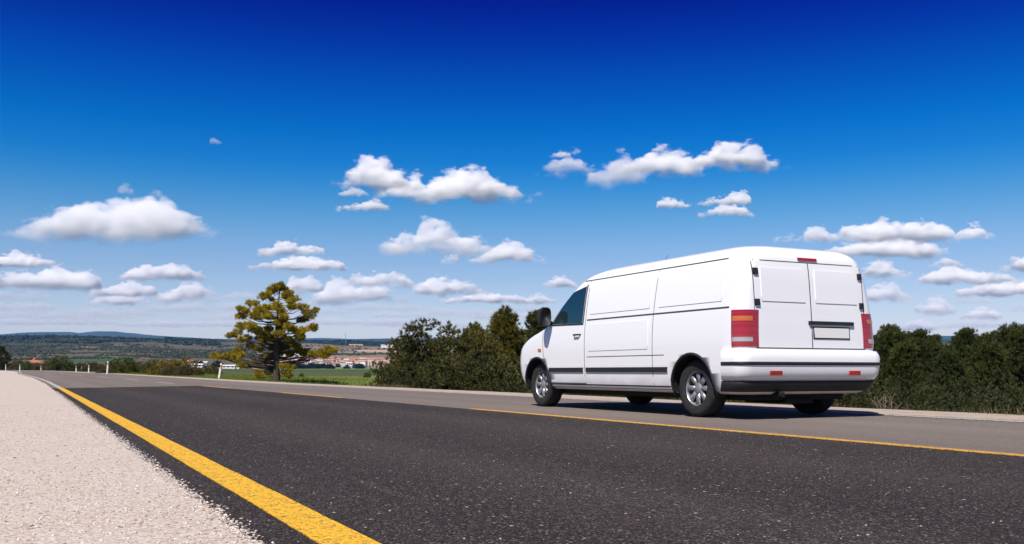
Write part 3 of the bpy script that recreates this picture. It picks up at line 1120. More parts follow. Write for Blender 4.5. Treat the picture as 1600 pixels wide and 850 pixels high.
# ---------------------------------------------------------------- scrub and woods on the hills (masses)
def blobs(name, pts, sizes, pal, label, seed):
    g = np.random.default_rng(seed)
    bm = bmesh.new()
    bmesh.ops.create_icosphere(bm, subdivisions=1, radius=1)
    bv = np.array([v.co[:] for v in bm.verts])
    bf = np.array([[v.index for v in f.verts] for f in bm.faces])
    bm.free()
    m = len(pts)
    jit = g.uniform(.6, 1.25, (m, len(bv), 1))
    S = np.asarray(sizes)[:, None, None] * np.array([1.0, 1.0, .85])
    VV = bv[None] * jit * S + np.asarray(pts)[:, None, :]
    T = VV[:, bf].reshape(-1, 3, 3)
    k = np.repeat(g.random(m), len(bf))[:, None]
    colr = np.array(pal[0]) * (1 - k) + np.array(pal[1]) * k
    tag(obj(name, fast_tris(name, T, M_LEAF, colors=colr)), label, kind='stuff')


g = np.random.default_rng(77)


def scatter(n_, px0, px1, d0, d1, keep=None):
    px = g.uniform(px0, px1, n_)
    d = np.exp(g.uniform(np.log(d0), np.log(d1), n_))
    l = (px - 800) / F * d
    X = d * math.sin(YAW) + l * math.cos(YAW)
    Y = d * math.cos(YAW) - l * math.sin(YAW)
    Z = terrain(X, Y)
    if keep is not None:
        m = keep(px, d, X, Y)
        X, Y, Z = X[m], Y[m], Z[m]
    return np.stack([X, Y, Z], 1)


pts = scatter(15000, -60, 700, 1480, 3100, lambda px, d, X, Y: (fbm(X / 130, Y / 130, 3) > .41) & ((px < 400) | (g.random(len(px)) < .55)))
blobs('hill_scrub', pts, g.uniform(1.5, 4.6, len(pts)), ((.026, .034, .016), (.075, .080, .036)), 'dark scrub dotted over the tan hillsides', 1)
pts = scatter(9000, -60, 760, 2550, 4400, lambda px, d, X, Y: (fbm(X / 300 + 3, Y / 300, 3) > .40) & (d > 2600 + (px > 350) * 700))
blobs('hill_forest', pts, g.uniform(4, 10, len(pts)), ((.014, .020, .010), (.036, .046, .020)), 'dark forest along the crest of the hills', 2)
pts = scatter(2600, -60, 300, 1000, 1700, lambda px, d, X, Y: fbm(X / 90, Y / 90, 3) > .5)
blobs('hill_scrub', pts, g.uniform(1.2, 3.4, len(pts)), ((.026, .034, .016), (.07, .075, .034)), 'scrub on the brown slope at the left', 3)
pts = scatter(900, 34, 300, 250, 560)
blobs('field_hedge', pts, g.uniform(.6, 1.7, len(pts)), ((.025, .032, .012), (.075, .08, .03)), 'scrubby hedges beyond the bend of the road', 4)

# ---------------------------------------------------------------- village
M_WALLS = [plain('whitewash', (.72, .69, .64), .9), plain('cream_render', (.60, .50, .40), .9), plain('pink_render', (.55, .38, .30), .9), plain('grey_render', (.45, .42, .40), .9)]
M_ROOFS = [plain('terracotta_tiles', (.38, .15, .085), .9, var=.2, vscale=.5), plain('brown_tiles', (.34, .15, .09), .9, var=.2, vscale=.5), plain('pale_sheet_roof', (.66, .64, .60), .7), plain('pinkish_tiles', (.50, .26, .18), .9, var=.2, vscale=.5)]


def box_mesh(name, w, d, h, mat):
    V = [(x * w / 2, y * d / 2, z) for z in (-1.5, h) for y in (-1, 1) for x in (-1, 1)]
    return mesh(name, V, [(0, 2, 3, 1), (4, 5, 7, 6), (0, 1, 5, 4), (1, 3, 7, 5), (3, 2, 6, 7), (2, 0, 4, 6)], mat)


def roof_mesh(name, w, d, h, rh, mat, ov=.5):
    a, b = w / 2 + ov, d / 2 + ov
    V = [(-a, -b, h + .02), (a, -b, h + .02), (a, b, h + .02), (-a, b, h + .02), (-a, 0, h + rh), (a, 0, h + rh)]
    return mesh(name, V, [(0, 1, 5, 4), (2, 3, 4, 5), (0, 4, 3), (1, 2, 5), (0, 3, 2, 1)], mat)


def house(name, px, d, w, dp, h, rh, wm, rm, label, group, rz=None, windows=0, cat='house'):
    p = at(px, 580, d)
    o = empty(name, (p.x, p.y, ground_z(p.x, p.y)), (-YAW + vt.uniform(-.5, .5)) if rz is None else rz)
    obj('wall', box_mesh('wall', w, dp, h, M_WALLS[wm]), o)
    obj('roof', roof_mesh('roof', w, dp, h, rh, M_ROOFS[rm]), o)
    for k in range(windows):
        x = (k + .5) / windows * w - w / 2
        V = [(x - .6, -dp / 2 - .04, h * .45), (x + .6, -dp / 2 - .04, h * .45), (x + .6, -dp / 2 - .04, h * .8), (x - .6, -dp / 2 - .04, h * .8)]
        obj('window', mesh('window', V, [(0, 1, 2, 3)], M_DARKWIN), o)
    tag(o, label, cat, group)


M_DARKWIN = plain('dark_window', (.03, .035, .04), .2)
LBL = {0: 'white walled', 1: 'cream walled', 2: 'pink walled', 3: 'grey walled'}
RBL = {0: 'terracotta', 1: 'brown', 2: 'pale sheet', 3: 'pinkish'}
for k in range(150):
    px = vt.uniform(440, 650)
    d = vt.uniform(1345, 1570) if vt.random() < .8 else vt.uniform(1570, 1680)
    if 520 < px < 620 and d > 1560: continue
    wm = vt.choices((0, 1, 2, 3), (6, 2, 1, 1))[0]
    rm = vt.choices((0, 1, 2, 3), (3, 3, 1, 3))[0]
    house('house', px, d, vt.uniform(6.5, 12), vt.uniform(5, 7), vt.uniform(4.8, 8), vt.uniform(.6, 1.3), wm, rm,
          LBL[wm] + ' house with ' + RBL[rm] + ' roof in the distant village', 'houses of the village', windows=vt.choice((0, 2, 3)))
for (px, d, w, dp, h, rh, wm, rm, lab) in (
        (556, 2950, 42, 16, 6, 2.5, 1, 3, 'long pinkish shed on the ridge above the village'),
        (606, 2800, 40, 15, 6, 2, 0, 2, 'long white building on the ridge right of the shed'),
        (301, 960, 16, 9, 4, 2, 2, 0, 'orange roofed farmhouse left of the white farm sheds'),
        (312, 940, 15, 10, 4, 1.2, 0, 2, 'white farm shed beside the orange roofed farmhouse'),
        (306, 800, 12, 8, 2.6, 1, 0, 2, 'low pale farm shed nearest the road above the bushes'),
        (358, 830, 11, 8, 2.4, 1.0, 0, 2, 'white farm shed in the field left of the lone pine'),
        (366, 850, 10, 8, 2.6, 1, 0, 2, 'smaller white shed right of the one left of the pine')):
    house('farm_building' if px < 400 else 'hilltop_building', px, d, w, dp, h, rh, wm, rm, lab, None, -YAW + .12, 3, 'building')

# mast on the far ridge
p = at(540, 580, 3900)
B = Build()
for a in range(3):
    th = a * 2.094
    B.add(tube([(2.6 * math.cos(th), 2.6 * math.sin(th), -2), (.5 * math.cos(th), .5 * math.sin(th), 46)], [.35, .25], 4))
for k in range(9):
    z = k * 5.2
    r_ = 2.6 - 2.1 * z / 48
    for a in range(3):
        t0, t1 = a * 2.094, (a + 1) * 2.094
        B.add(tube([(r_ * math.cos(t0), r_ * math.sin(t0), z), (r_ * math.cos(t1), r_ * math.sin(t1), z + 4.5)], [.15, .15], 3))
tag(obj('radio_mast', B.me('radio_mast', plain('galvanised', (.35, .36, .38), .5, .6), False), None, (p.x, p.y, ground_z(p.x, p.y))),
    'thin lattice mast on the skyline right of the pine', 'mast')


# ---------------------------------------------------------------- delineator posts
M_POST = plain('white_plastic', (.78, .77, .74), .45)
M_BLACK = plain('black_band', (.02, .02, .02), .5)
n = NT('amber_reflector')
n.color((.85, .32, .02))
n.rough(.25)
M_AMBER = n.m


def post_mesh(z0, z1, w, d, top_slope, mat, name, rot=0):
    """Hollow-backed triangular-ish post section with rounded front."""
    prof_ = [(-w / 2, d / 2), (-w / 2, -d * .1), (-w * .3, -d * .42), (0, -d / 2), (w * .3, -d * .42), (w / 2, -d * .1), (w / 2, d / 2)]
    m_ = len(prof_)
    V = [(x, y, z0) for x, y in prof_] + [(x, y, z1 - top_slope * (x / w + .5)) for x, y in prof_]
    Fc = [(k, (k + 1) % m_, m_ + (k + 1) % m_, m_ + k) for k in range(m_)] + [tuple(range(m_))[::-1], tuple(range(m_, 2 * m_))]
    return mesh(name, V, Fc, mat)


def post(px, py, h_px, label, lean=0.0, amber=False, xy=None):
    d = 1.05 * F / h_px
    p = at(px, py, d)
    o = empty('delineator_post', (p.x, p.y, p.z - .02), -YAW * .6)
    o.rotation_euler = (0, lean, -YAW * .6)
    obj('post', post_mesh(-.6, .78, .14, .11, 0, M_POST, 'post'), o)
    obj('black_band', post_mesh(.78, .93, .136, .106, 0, M_BLACK, 'black_band'), o)
    obj('cap', post_mesh(.93, 1.06, .14, .11, .03, M_POST, 'cap'), o)
    if amber:
        V = [(x, -.062, z) for x, z in ((-.035, .72), (.035, .72), (.035, .90), (-.035, .90))] + [(x, -.045, z) for x, z in ((-.035, .72), (.035, .72), (.035, .90), (-.035, .90))]
        obj('reflector', mesh('reflector', V, [(0, 1, 2, 3), (4, 7, 6, 5), (0, 4, 5, 1), (1, 5, 6, 2), (2, 6, 7, 3), (3, 7, 4, 0)], M_AMBER), o)
    tag(o, label, 'post', 'white delineator posts')


post(342, 592.5, 25.5, 'nearest white delineator post, leaning, with amber reflector', R(9), True)
post(167.5, 582.5, 18, 'second nearest white delineator post left of the bushes', R(4), True)
post(138.5, 583, 12.5, 'third delineator post, just left of the second', R(2), True)
post(119, 582.5, 10.5, 'fourth delineator post, leftmost of the close trio on the bend')
post(127.5, 579.5, 7.0, 'tiny delineator post between third and fourth posts')
post(64, 580, 8, 'small delineator post beyond the bend')
post(31, 580, 10.5, 'delineator post on the left of the bend by the dark tree')
post(9, 577.5, 8.5, 'delineator post at the left edge below the dark tree')


# ---------------------------------------------------------------- grass and loose stones
def grass(name, pts, h, pal, label, seed, wd=.012):
    g_ = np.random.default_rng(seed)
    m = len(pts)
    a = g_.uniform(0, 6.283, m)
    side = np.stack([np.cos(a), np.sin(a), a * 0], 1) * wd
    lean = g_.normal(size=(m, 3)) * .35
    lean[:, 2] = 1
    hh = h * g_.uniform(.5, 1.3, (m, 1))
    T = np.stack([pts - side, pts + side, pts + lean * hh], 1)
    k = g_.random((m, 1))
    tag(obj(name, fast_tris(name, T, M_LEAF, colors=np.array(pal[0]) * (1 - k) + np.array(pal[1]) * k)), label, kind='stuff')


Yg = g.uniform(36, 110, 60000)
Xg = ER(Yg) + 1.05 + np.abs(g.normal(size=60000)) * 6.0
Zg = terrain(Xg, Yg)
grass('verge_grass', np.stack([Xg, Yg, Zg - .01], 1), .16, ((.085, .12, .016), (.24, .29, .05)), 'bright green grass beyond the far verge', 1, .02)
Yg = g.uniform(4, 42, 34000)
Xg = ER(Yg) + 1.1 + np.abs(g.normal(size=34000)) * 1.8
m = fbm(Xg * .5, Yg * .5, 3) > .44
Xg, Yg = Xg[m], Yg[m]
grass('bank_grass', np.stack([Xg, Yg, terrain(Xg, Yg) - .01], 1), .19, ((.045, .052, .014), (.22, .18, .075)), 'dry green grass at the top of the bank', 2, .01)


def stones(name, pts, sizes, pal, label, seed, flat=.6):
    g_ = np.random.default_rng(seed)
    bm = bmesh.new()
    bmesh.ops.create_icosphere(bm, subdivisions=1, radius=1)
    bv = np.array([v.co[:] for v in bm.verts])
    bf = np.array([[v.index for v in f.verts] for f in bm.faces])
    bm.free()
    m_ = len(pts)
    VV = bv[None] * g_.uniform(.65, 1.3, (m_, len(bv), 1)) * np.asarray(sizes)[:, None, None] * np.array([1.1, 1, flat]) + np.asarray(pts)[:, None, :]
    k = g_.integers(0, len(pal), m_)
    colr = np.repeat(np.array(pal)[k] * g_.uniform(.8, 1.15, (m_, 1)), len(bf), axis=0)
    tag(obj(name, fast_tris(name, VV[:, bf].reshape(-1, 3, 3), M_STONE, colors=colr)), label, kind='stuff')


n = NT('loose_stone')
n.color(n.attr('tone'))
n.rough(.9)
M_STONE = n.m
# grains along the ragged gravel edge
m_ = 5200
Ys = 1.5 + 26 * g.random(m_) ** 2.0
Xs = .614 + g.normal(size=m_) * .024
stones('gravel_grains', np.stack([Xs, Ys, np.where(Xs < .612, .017, .008)], 1), g.uniform(.0022, .0065, m_), [(.55, .48, .42), (.62, .56, .50), (.45, .36, .29), (.30, .25, .21)], 'loose grains along the ragged gravel edge', 1)
# grains and pebbles lying on the gravel
m_ = 5000
Ys = 1.8 + 14 * g.random(m_) ** 1.8
Xs = .6 - g.random(m_) * (.75 + Ys * .06)
stones('gravel_grains', np.stack([Xs, Ys, np.full(m_, .0175)], 1), g.uniform(.0022, .0058, m_), [(.58, .51, .45), (.64, .59, .53), (.50, .40, .33), (.66, .62, .58), (.36, .26, .20)], 'pale grains lying on the gravel shoulder', 2)
# chips on the dark lane
m_ = 1300
Ys = 2.2 + 14 * g.random(m_) ** 1.6
Xs = g.uniform(.7, 6.4, m_)
keep = (Xs < 5.4)
stones('stone_chips', np.stack([Xs, Ys, np.full(m_, .008)], 1)[keep], g.uniform(.0018, .0048, m_)[keep], [(.32, .28, .25), (.22, .19, .17), (.40, .36, .32), (.16, .14, .13), (.34, .16, .09)], 'small pale stone chips strewn on the dark lane', 3)
# dead leaves and dark bits on the gravel
V = []
colr = []
for k in range(46):
    y = 2.2 + 12 * rnd.random() ** 1.5
    x = .5 - rnd.random() * (.6 + y * .08)
    s = rnd.uniform(.006, .016)
    a = rnd.uniform(0, 6.28)
    c_, s_ = math.cos(a) * s, math.sin(a) * s
    z = .022
    q = [(x - c_, y - s_, z), (x + s_ * .4, y - c_ * .4, z + s * .3), (x + c_, y + s_, z + s * .1), (x - s_ * .4, y + c_ * .4, z + s * .35)]
    V += [(q[0], q[1], q[2]), (q[0], q[2], q[3])]
    cc = rnd.choice(((.12, .06, .03), (.25, .11, .05), (.06, .045, .03)))
    colr += [cc, cc]
tag(obj('dead_leaves', fast_tris('dead_leaves', V, M_STONE, colors=colr)), 'small brown leaf scraps on the gravel shoulder', kind='stuff')


# ---------------------------------------------------------------- the white van
def mat_van():
    n = NT('white_van_paint')
    f = n.noise(n.map(n.obj, (1, 1, 2.5)), 2.2, 5, .6)
    z = n.sepxyz(n.obj)[2]
    dirt = n.math('MULTIPLY', n.range(z, .28, .62, 1.0, 0.0), n.range(f, .35, .7, .1, .55))
    n.color(n.mix(dirt, (.83, .83, .83), (.42, .39, .35)))
    n.rough(.32)
    n.p.inputs['Coat Weight'].default_value = .6
    n.p.inputs['Coat Roughness'].default_value = .06
    return n.m


M_VAN = mat_van()
M_TRIM = plain('black_plastic_trim', (.022, .022, .023), .55, var=.2)
M_GAP = plain('panel_gap', (.05, .05, .05), .8)
M_GLASS = plain('tinted_glass', (.012, .030, .032), .04, 0, 1.0)
M_TYRE = plain('tyre_rubber', (.025, .024, .023), .85, var=.3, vscale=20)
M_RIM = plain('silver_wheel', (.42, .42, .43), .38, .7)
M_UNDER = plain('underbody', (.012, .012, .012), .9)
M_PLATE = plain('number_plate', (.74, .74, .70), .5)


def mat_lamp(name, c):
    n = NT(name)
    w_ = n.noise(n.map(n.obj, (1, 1, 40)), 1.0, 1)
    n.color(n.mix(n.range(w_, .4, .6), c, tuple(min(1, x * 1.25) for x in c)))
    n.rough(.12)
    n.p.inputs['Coat Weight'].default_value = 1.0
    return n.m


M_RED = mat_lamp('red_lamp_glass', (.30, .016, .018))
M_AMB = mat_lamp('orange_lamp_glass', (.46, .13, .02))
M_CLR = mat_lamp('clear_lamp_glass', (.36, .34, .34))

#        z     yf    yr    w     rxf  ryf  rxr  ryr
KEY = [(.27, 4.98, .14, .86, .62, .42, .16, .16),
       (.31, 5.06, .07, .93, .66, .44, .16, .14),
       (.42, 5.15, .02, .962, .70, .46, .16, .13),
       (.60, 5.20, .00, .975, .72, .46, .16, .13),
       (.76, 5.19, .00, .980, .72, .46, .16, .13),
       (.88, 5.14, .005, .981, .72, .48, .16, .13),
       (.97, 5.03, .010, .979, .72, .50, .16, .13),
       (1.05, 4.82, .015, .975, .72, .50, .16, .13),
       (1.11, 4.58, .020, .971, .70, .48, .16, .13),
       (1.17, 4.34, .025, .966, .66, .44, .16, .13),
       (1.24, 4.20, .030, .958, .64, .42, .16, .13),
       (1.40, 3.98, .045, .938, .62, .40, .16, .14),
       (1.56, 3.75, .060, .914, .60, .38, .17, .15),
       (1.70, 3.53, .080, .886, .58, .36, .18, .16),
       (1.79, 3.35, .10, .856, .56, .34, .20, .18),
       (1.85, 3.16, .13, .818, .54, .34, .22, .20),
       (1.895, 2.90, .18, .755, .52, .34, .25, .24),
       (1.925, 2.55, .27, .655, .48, .34, .28, .28),
       (1.943, 2.10, .42, .50, .40, .34, .30, .30),
       (1.952, 1.55, .70, .26, .22, .30, .22, .28)]
KEY = np.array(KEY)


def sy(y):
    """Stretch of the load bay behind the front doors."""
    return y + .34 * min(1.0, max(0.0, (y - 1.55) / 1.3))


KEY[:, 1] = [sy(v) for v in KEY[:, 1]]
KEY[:, 3] *= 1.035


def catmull(P, sub):
    out = []
    n_ = len(P)
    for i in range(n_ - 1):
        p0, p1, p2, p3 = P[max(i - 1, 0)], P[i], P[i + 1], P[min(i + 2, n_ - 1)]
        for k in range(sub):
            t = k / sub
            out.append(.5 * ((2 * p1) + (-p0 + p2) * t + (2 * p0 - 5 * p1 + 4 * p2 - p3) * t * t + (-p0 + 3 * p1 - 3 * p2 + p3) * t ** 3))
    out.append(P[-1])
    return np.array(out)


SL = catmull(KEY, 4)
SL[:, 0] = np.maximum.accumulate(SL[:, 0] + np.arange(len(SL)) * 1e-6)


def vp(z):
    return [float(np.interp(z, SL[:, 0], SL[:, k])) for k in range(1, 8)]


def outline(p, off=0.0):
    yf, yr, w, rxf, ryf, rxr, ryr = p
    yf += off; yr -= off; w += off
    L = []
    for t in np.linspace(0, 1, 5)[:-1]: L.append((-(w - rxr) * t, yr))
    for t in np.linspace(0, math.pi / 2, 8)[:-1]: L.append((-(w - rxr) - rxr * math.sin(t), yr + ryr - ryr * math.cos(t)))
    for t in np.linspace(0, 1, 26)[:-1]: L.append((-w, yr + ryr + (yf - ryf - yr - ryr) * t))
    for t in np.linspace(0, math.pi / 2, 12)[:-1]: L.append((-w + rxf - rxf * math.cos(t), yf - ryf + ryf * math.sin(t)))
    for t in np.linspace(0, 1, 7): L.append((-(w - rxf) * (1 - t), yf))
    Rr_ = [(-x, y) for x, y in L[1:-1]][::-1]
    return L + Rr_


def side_x(y, z):
    yf, yr, w, rxf, ryf, rxr, ryr = vp(z)
    if y > yf - ryf:
        t = min(1, (y - (yf - ryf)) / ryf)
        return w - rxf + rxf * math.sqrt(max(0, 1 - t * t))
    if y < yr + ryr:
        t = min(1, (yr + ryr - y) / ryr)
        return w - rxr + rxr * math.sqrt(max(0, 1 - t * t))
    return w


def front_y(x, z):
    yf, yr, w, rxf, ryf, rxr, ryr = vp(z)
    a = abs(x) - (w - rxf)
    return yf - ryf + ryf * math.sqrt(max(0, 1 - (a / rxf) ** 2)) if a > 0 else yf


def rear_y(x, z):
    yf, yr, w, rxf, ryf, rxr, ryr = vp(z)
    a = abs(x) - (w - rxr)
    return yr + ryr - ryr * math.sqrt(max(0, 1 - (min(1, a / rxr)) ** 2)) if a > 0 else yr


def grid_patch(fn, nu, nv, name, mat, parent, smooth=True):
    """fn(s, t, k) gives the point for s, t in 0..1; k = 0 outer skin, 1 the rim pressed into the body."""
    V = [fn(i / nu, j / nv, 0) for i in range(nu + 1) for j in range(nv + 1)]
    Fc = [(i * (nv + 1) + j, (i + 1) * (nv + 1) + j, (i + 1) * (nv + 1) + j + 1, i * (nv + 1) + j + 1) for i in range(nu) for j in range(nv)]
    ring = [(i, 0) for i in range(nu)] + [(nu, j) for j in range(nv)] + [(i, nv) for i in range(nu, 0, -1)] + [(0, j) for j in range(nv, 0, -1)]
    b = len(V)
    V += [fn(i / nu, j / nv, 1) for i, j in ring]
    m_ = len(ring)
    e = len(V)
    V += [fn(i / nu, j / nv, 0) for i, j in ring]
    for k in range(m_):
        Fc.append((e + k, b + k, b + (k + 1) % m_, e + (k + 1) % m_))
    return obj(name, mesh(name, V, Fc, mat, smooth), parent)


def side_patch(q, sgn, name, mat, parent, off=.004, nu=14, nv=8, curve=None):
    """q: four (y, z) corners, bottom rear, bottom front, top front, top rear."""
    def fn(s, t, k):
        a = (q[0][0] + (q[1][0] - q[0][0]) * s, q[0][1] + (q[1][1] - q[0][1]) * s)
        b = (q[3][0] + (q[2][0] - q[3][0]) * s, q[3][1] + (q[2][1] - q[3][1]) * s)
        y, z = a[0] + (b[0] - a[0]) * t, a[1] + (b[1] - a[1]) * t
        y = sy(y)
        return (sgn * (side_x(y, z) + (off if k == 0 else -.006)), y, z)
    return grid_patch(fn, nu, nv, name, mat, parent)


def side_strip(path, w, sgn, name, mat, parent, off=.002):
    """A narrow strip along a path of (y, z) points."""
    V, Fc = [], []
    path = [(sy(y), z) for y, z in path]
    for i, (y, z) in enumerate(path):
        a, b = path[max(i - 1, 0)], path[min(i + 1, len(path) - 1)]
        ty, tz = b[0] - a[0], b[1] - a[1]
        l = math.hypot(ty, tz) or 1
        ny, nz = -tz / l * w / 2, ty / l * w / 2
        for (yy, zz, oo) in ((y + ny, z + nz, -.004), (y + ny, z + nz, off), (y - ny, z - nz, off), (y - ny, z - nz, -.004)):
            V.append((sgn * (side_x(yy, zz) + oo), yy, zz))
    for i in range(len(path) - 1):
        for k in range(3):
            Fc.append((i * 4 + k, i * 4 + k + 1, i * 4 + 5 + k, i * 4 + 4 + k))
    return obj(name, mesh(name, V, Fc, mat), parent)


def rear_patch(x0, x1, z0, z1, name, mat, parent, off=.004, nu=10, nv=8):
    def fn(s, t, k):
        x, z = x0 + (x1 - x0) * s, z0 + (z1 - z0) * t
        return (x, rear_y(x, z) - (off if k == 0 else -.006), z)
    return grid_patch(fn, nu, nv, name, mat, parent)


def seg(a, b, n_=12):
    return [(a[0] + (b[0] - a[0]) * i / n_, a[1] + (b[1] - a[1]) * i / n_) for i in range(n_ + 1)]


def make_van(loc, rz):
    root = empty('delivery_van', loc, rz)
    tag(root, 'white panel van driving away in the far lane', 'van')
    # shell
    rows = [outline(r_[1:]) for r_ in SL]
    m_ = len(rows[0])
    V = [(x, y, SL[i, 0]) for i, row in enumerate(rows) for x, y in row]
    Fc = [(i * m_ + k, (i + 1) * m_ + k, (i + 1) * m_ + (k + 1) % m_, i * m_ + (k + 1) % m_) for i in range(len(rows) - 1) for k in range(m_)]
    Fc.append(tuple(range(m_)))
    Fc.append(tuple((len(rows) - 1) * m_ + k for k in range(m_))[::-1])
    me = mesh('body', V, Fc, M_VAN, True)
    me.materials.append(M_UNDER)
    bm = bmesh.new()
    bm.from_mesh(me)
    bmesh.ops.recalc_face_normals(bm, faces=bm.faces)
    bm.to_mesh(me)
    bm.free()
    body = obj('body', me, root)
    # wheel arches cut out of it
    AX = ((.88, .385), (4.62, .385))
    cb = Build()
    for (ya, ra) in AX:
        for sgn in (-1, 1):
            V, Fc = [], []
            for k in range(40):
                th = 2 * math.pi * k / 40
                for x in (sgn * .62, sgn * 1.2):
                    V.append((x, ya + ra * math.cos(th), .33 + ra * math.sin(th)))
            for k in range(40):
                k2 = (k + 1) % 40
                Fc.append((2 * k, 2 * k + 1, 2 * k2 + 1, 2 * k2) if sgn < 0 else (2 * k, 2 * k2, 2 * k2 + 1, 2 * k + 1))
            Fc.append(tuple(2 * k for k in range(40)) if sgn < 0 else tuple(2 * k for k in range(40))[::-1])
            Fc.append(tuple(2 * k + 1 for k in range(40))[::-1] if sgn < 0 else tuple(2 * k + 1 for k in range(40)))
            cb.add((V, Fc))
    cme = cb.me('cutter', M_VAN, False)
    cme.materials.append(M_UNDER)
    cme.polygons.foreach_set('material_index', [1] * len(cme.polygons))
    bm = bmesh.new()
    bm.from_mesh(cme)
    bmesh.ops.recalc_face_normals(bm, faces=bm.faces)
    bm.to_mesh(cme)
    bm.free()
    cut = obj('cutter', cme)
    md = body.modifiers.new('arches', 'BOOLEAN')
    md.object = cut
    md.operation = 'DIFFERENCE'
    md.solver = 'EXACT'
    bpy.context.view_layer.update()
    cut.matrix_world = Matrix.LocRotScale(Vector(loc), Matrix.Rotation(rz, 3, 'Z'), None)
    bpy.context.view_layer.update()
    dg = bpy.context.evaluated_depsgraph_get()
    nm = bpy.data.meshes.new_from_object(body.evaluated_get(dg))
    body.modifiers.clear()
    body.data = nm
    nm.name = 'body'
    bpy.data.objects.remove(cut)
    # arch lips
    for (ya, ra) in AX:
        for sgn in (-1, 1):
            B = Build()
            P_ = []
            for k in range(25):
                th = R(-12) + R(204) * k / 24
                y, z = ya + (ra + .012) * math.cos(th), .33 + (ra + .012) * math.sin(th)
                P_.append((sgn * (side_x(y, max(z, .29)) - .004), y, z))
            B.add(tube(P_, [.018] * 25, 6))
            obj('arch_lip', B.me('arch_lip', M_TRIM), body)
    # dark floor below the shell
    B = Build()
    for (x0, x1, y0, y1, z0, z1) in ((-.70, .70, .25, 5.15, .20, .30), (-.58, .58, .12, .5, .30, .36), (-.2, .2, .2, .9, .16, .21)):
        V = [(x, y, z) for z in (z0, z1) for y in (y0, y1) for x in (x0, x1)]
        B.add((V, [(0, 2, 3, 1), (4, 5, 7, 6), (0, 1, 5, 4), (1, 3, 7, 5), (3, 2, 6, 7), (2, 0, 4, 6)]))
    B.add(tube([(-.45, -.02, .27), (-.45, .6, .27)], [.03, .03], 10))
    obj('underbody', B.me('underbody', M_UNDER, False), root)
    # wheels
    def ring_mesh(name, prof_, mat, nseg=40):
        V = [(x, r_ * math.cos(2 * math.pi * k / nseg), r_ * math.sin(2 * math.pi * k / nseg)) for k in range(nseg) for x, r_ in prof_]
        c = len(prof_)
        Fc = [(k * c + j, k * c + j + 1, ((k + 1) % nseg) * c + j + 1, ((k + 1) % nseg) * c + j) for k in range(nseg) for j in range(c - 1)]
        return mesh(name, V, Fc, mat, True)
    tyre = ring_mesh('tyre', [(-.10, .20), (-.108, .23), (-.112, .28), (-.100, .318), (-.075, .33), (.075, .33), (.10, .318), (.112, .28), (.108, .23), (.10, .20), (-.10, .20)], M_TYRE)
    rimB = Build()
    rm_ = ring_mesh('rim', [(-.095, .205), (-.085, .195), (-.06, .19), (.09, .19), (.095, .205)], M_RIM)
    rimB.add(([v.co for v in rm_.vertices], [tuple(p.vertices) for p in rm_.polygons]))
    hub = ring_mesh('hub', [(-.085, .0), (-.085, .045), (-.070, .06), (-.055, .085), (-.055, .0)], M_RIM, 24)
    rimB.add(([v.co for v in hub.vertices], [tuple(p.vertices) for p in hub.polygons]))
    for k in range(8):
        th = k * math.pi / 4
        a = Vector((0, math.cos(th), math.sin(th)))
        b = Vector((0, -math.sin(th), math.cos(th)))
        V = []
        for (rr, wd_, x) in ((.05, .022, -.068), (.195, .034, -.078)):
            for sx in (0, .03):
                for sg in (-1, 1):
                    V.append(a * rr + b * wd_ * sg + Vector((x + sx, 0, 0)))
        rimB.add((V, [(0, 1, 5, 4), (2, 6, 7, 3), (0, 4, 6, 2), (1, 3, 7, 5), (4, 5, 7, 6), (0, 2, 3, 1)]))
    rim = rimB.me('rim', M_RIM)
    disc = ring_mesh('brake_disc', [(-.02, .0), (-.02, .15), (0, .15), (0, .0)], M_UNDER, 24)
    for (ya, ra) in AX:
        for sgn in (-1, 1):
            wh = empty('wheel', (0, 0, 0))
            wh.parent = root
            wh.location = (sgn * .835, ya, .33)
            if sgn > 0: wh.rotation_euler = (0, 0, math.pi)
            obj('tyre', tyre, wh)
            obj('rim', rim, wh)
            obj('brake_disc', disc, wh)
    # glass
    def ws(s, t, k):
        z = 1.20 + .585 * t
        hw = .86 - .10 * t
        x = -hw + 2 * hw * s
        y = front_y(x, z)
        return (x, y + (.004 if k == 0 else -.006), z + (.002 if k == 0 else 0))
    grid_patch(ws, 22, 12, 'windscreen', M_GLASS, root)
    for sgn, lab in ((-1, 1), (1, 1)):
        dr = side_patch([(2.98, 1.19), (3.84, 1.21), (3.42, 1.62), (2.98, 1.70)], sgn, 'side_window', M_GLASS, root)
        side_strip(seg((2.95, 1.175), (3.92, 1.195)), .018, sgn, 'window_seal', M_TRIM, dr, .006)
        side_strip(seg((2.955, 1.18), (2.955, 1.72)), .02, sgn, 'window_seal', M_TRIM, dr, .006)
        side_patch([(3.87, 1.21), (4.03, 1.215), (3.60, 1.58), (3.50, 1.61)], sgn, 'quarter_window', M_GLASS, root, nu=4)
        # front door outline
        side_strip(seg((2.90, .36), (2.90, 1.76)), .010, sgn, 'door_gap', M_GAP, body, .0015)
        side_strip(seg((2.90, .36), (3.92, .36)), .010, sgn, 'door_gap', M_GAP, body, .0015)
        side_strip(seg((3.92, .36), (4.08, .80)) + seg((4.08, .80), (4.10, 1.17))[1:], .010, sgn, 'door_gap', M_GAP, body, .0015)
        # rail, waist crease and gutter
        side_strip(seg((.22, 1.225), (2.86, 1.225), 20), .016, sgn, 'slide_rail', M_GAP, body, .004)
        side_strip(seg((.35, 1.775), (3.20, 1.775), 20), .012, sgn, 'gutter', M_GAP, body, .004)
        side_strip(seg((1.62, .36), (1.62, 1.76)), .009, sgn, 'door_gap', M_GAP, body, .0015)
        side_strip(seg((1.40, .72), (2.84, .72)), .010, sgn, 'crease', M_GAP, body, .001)
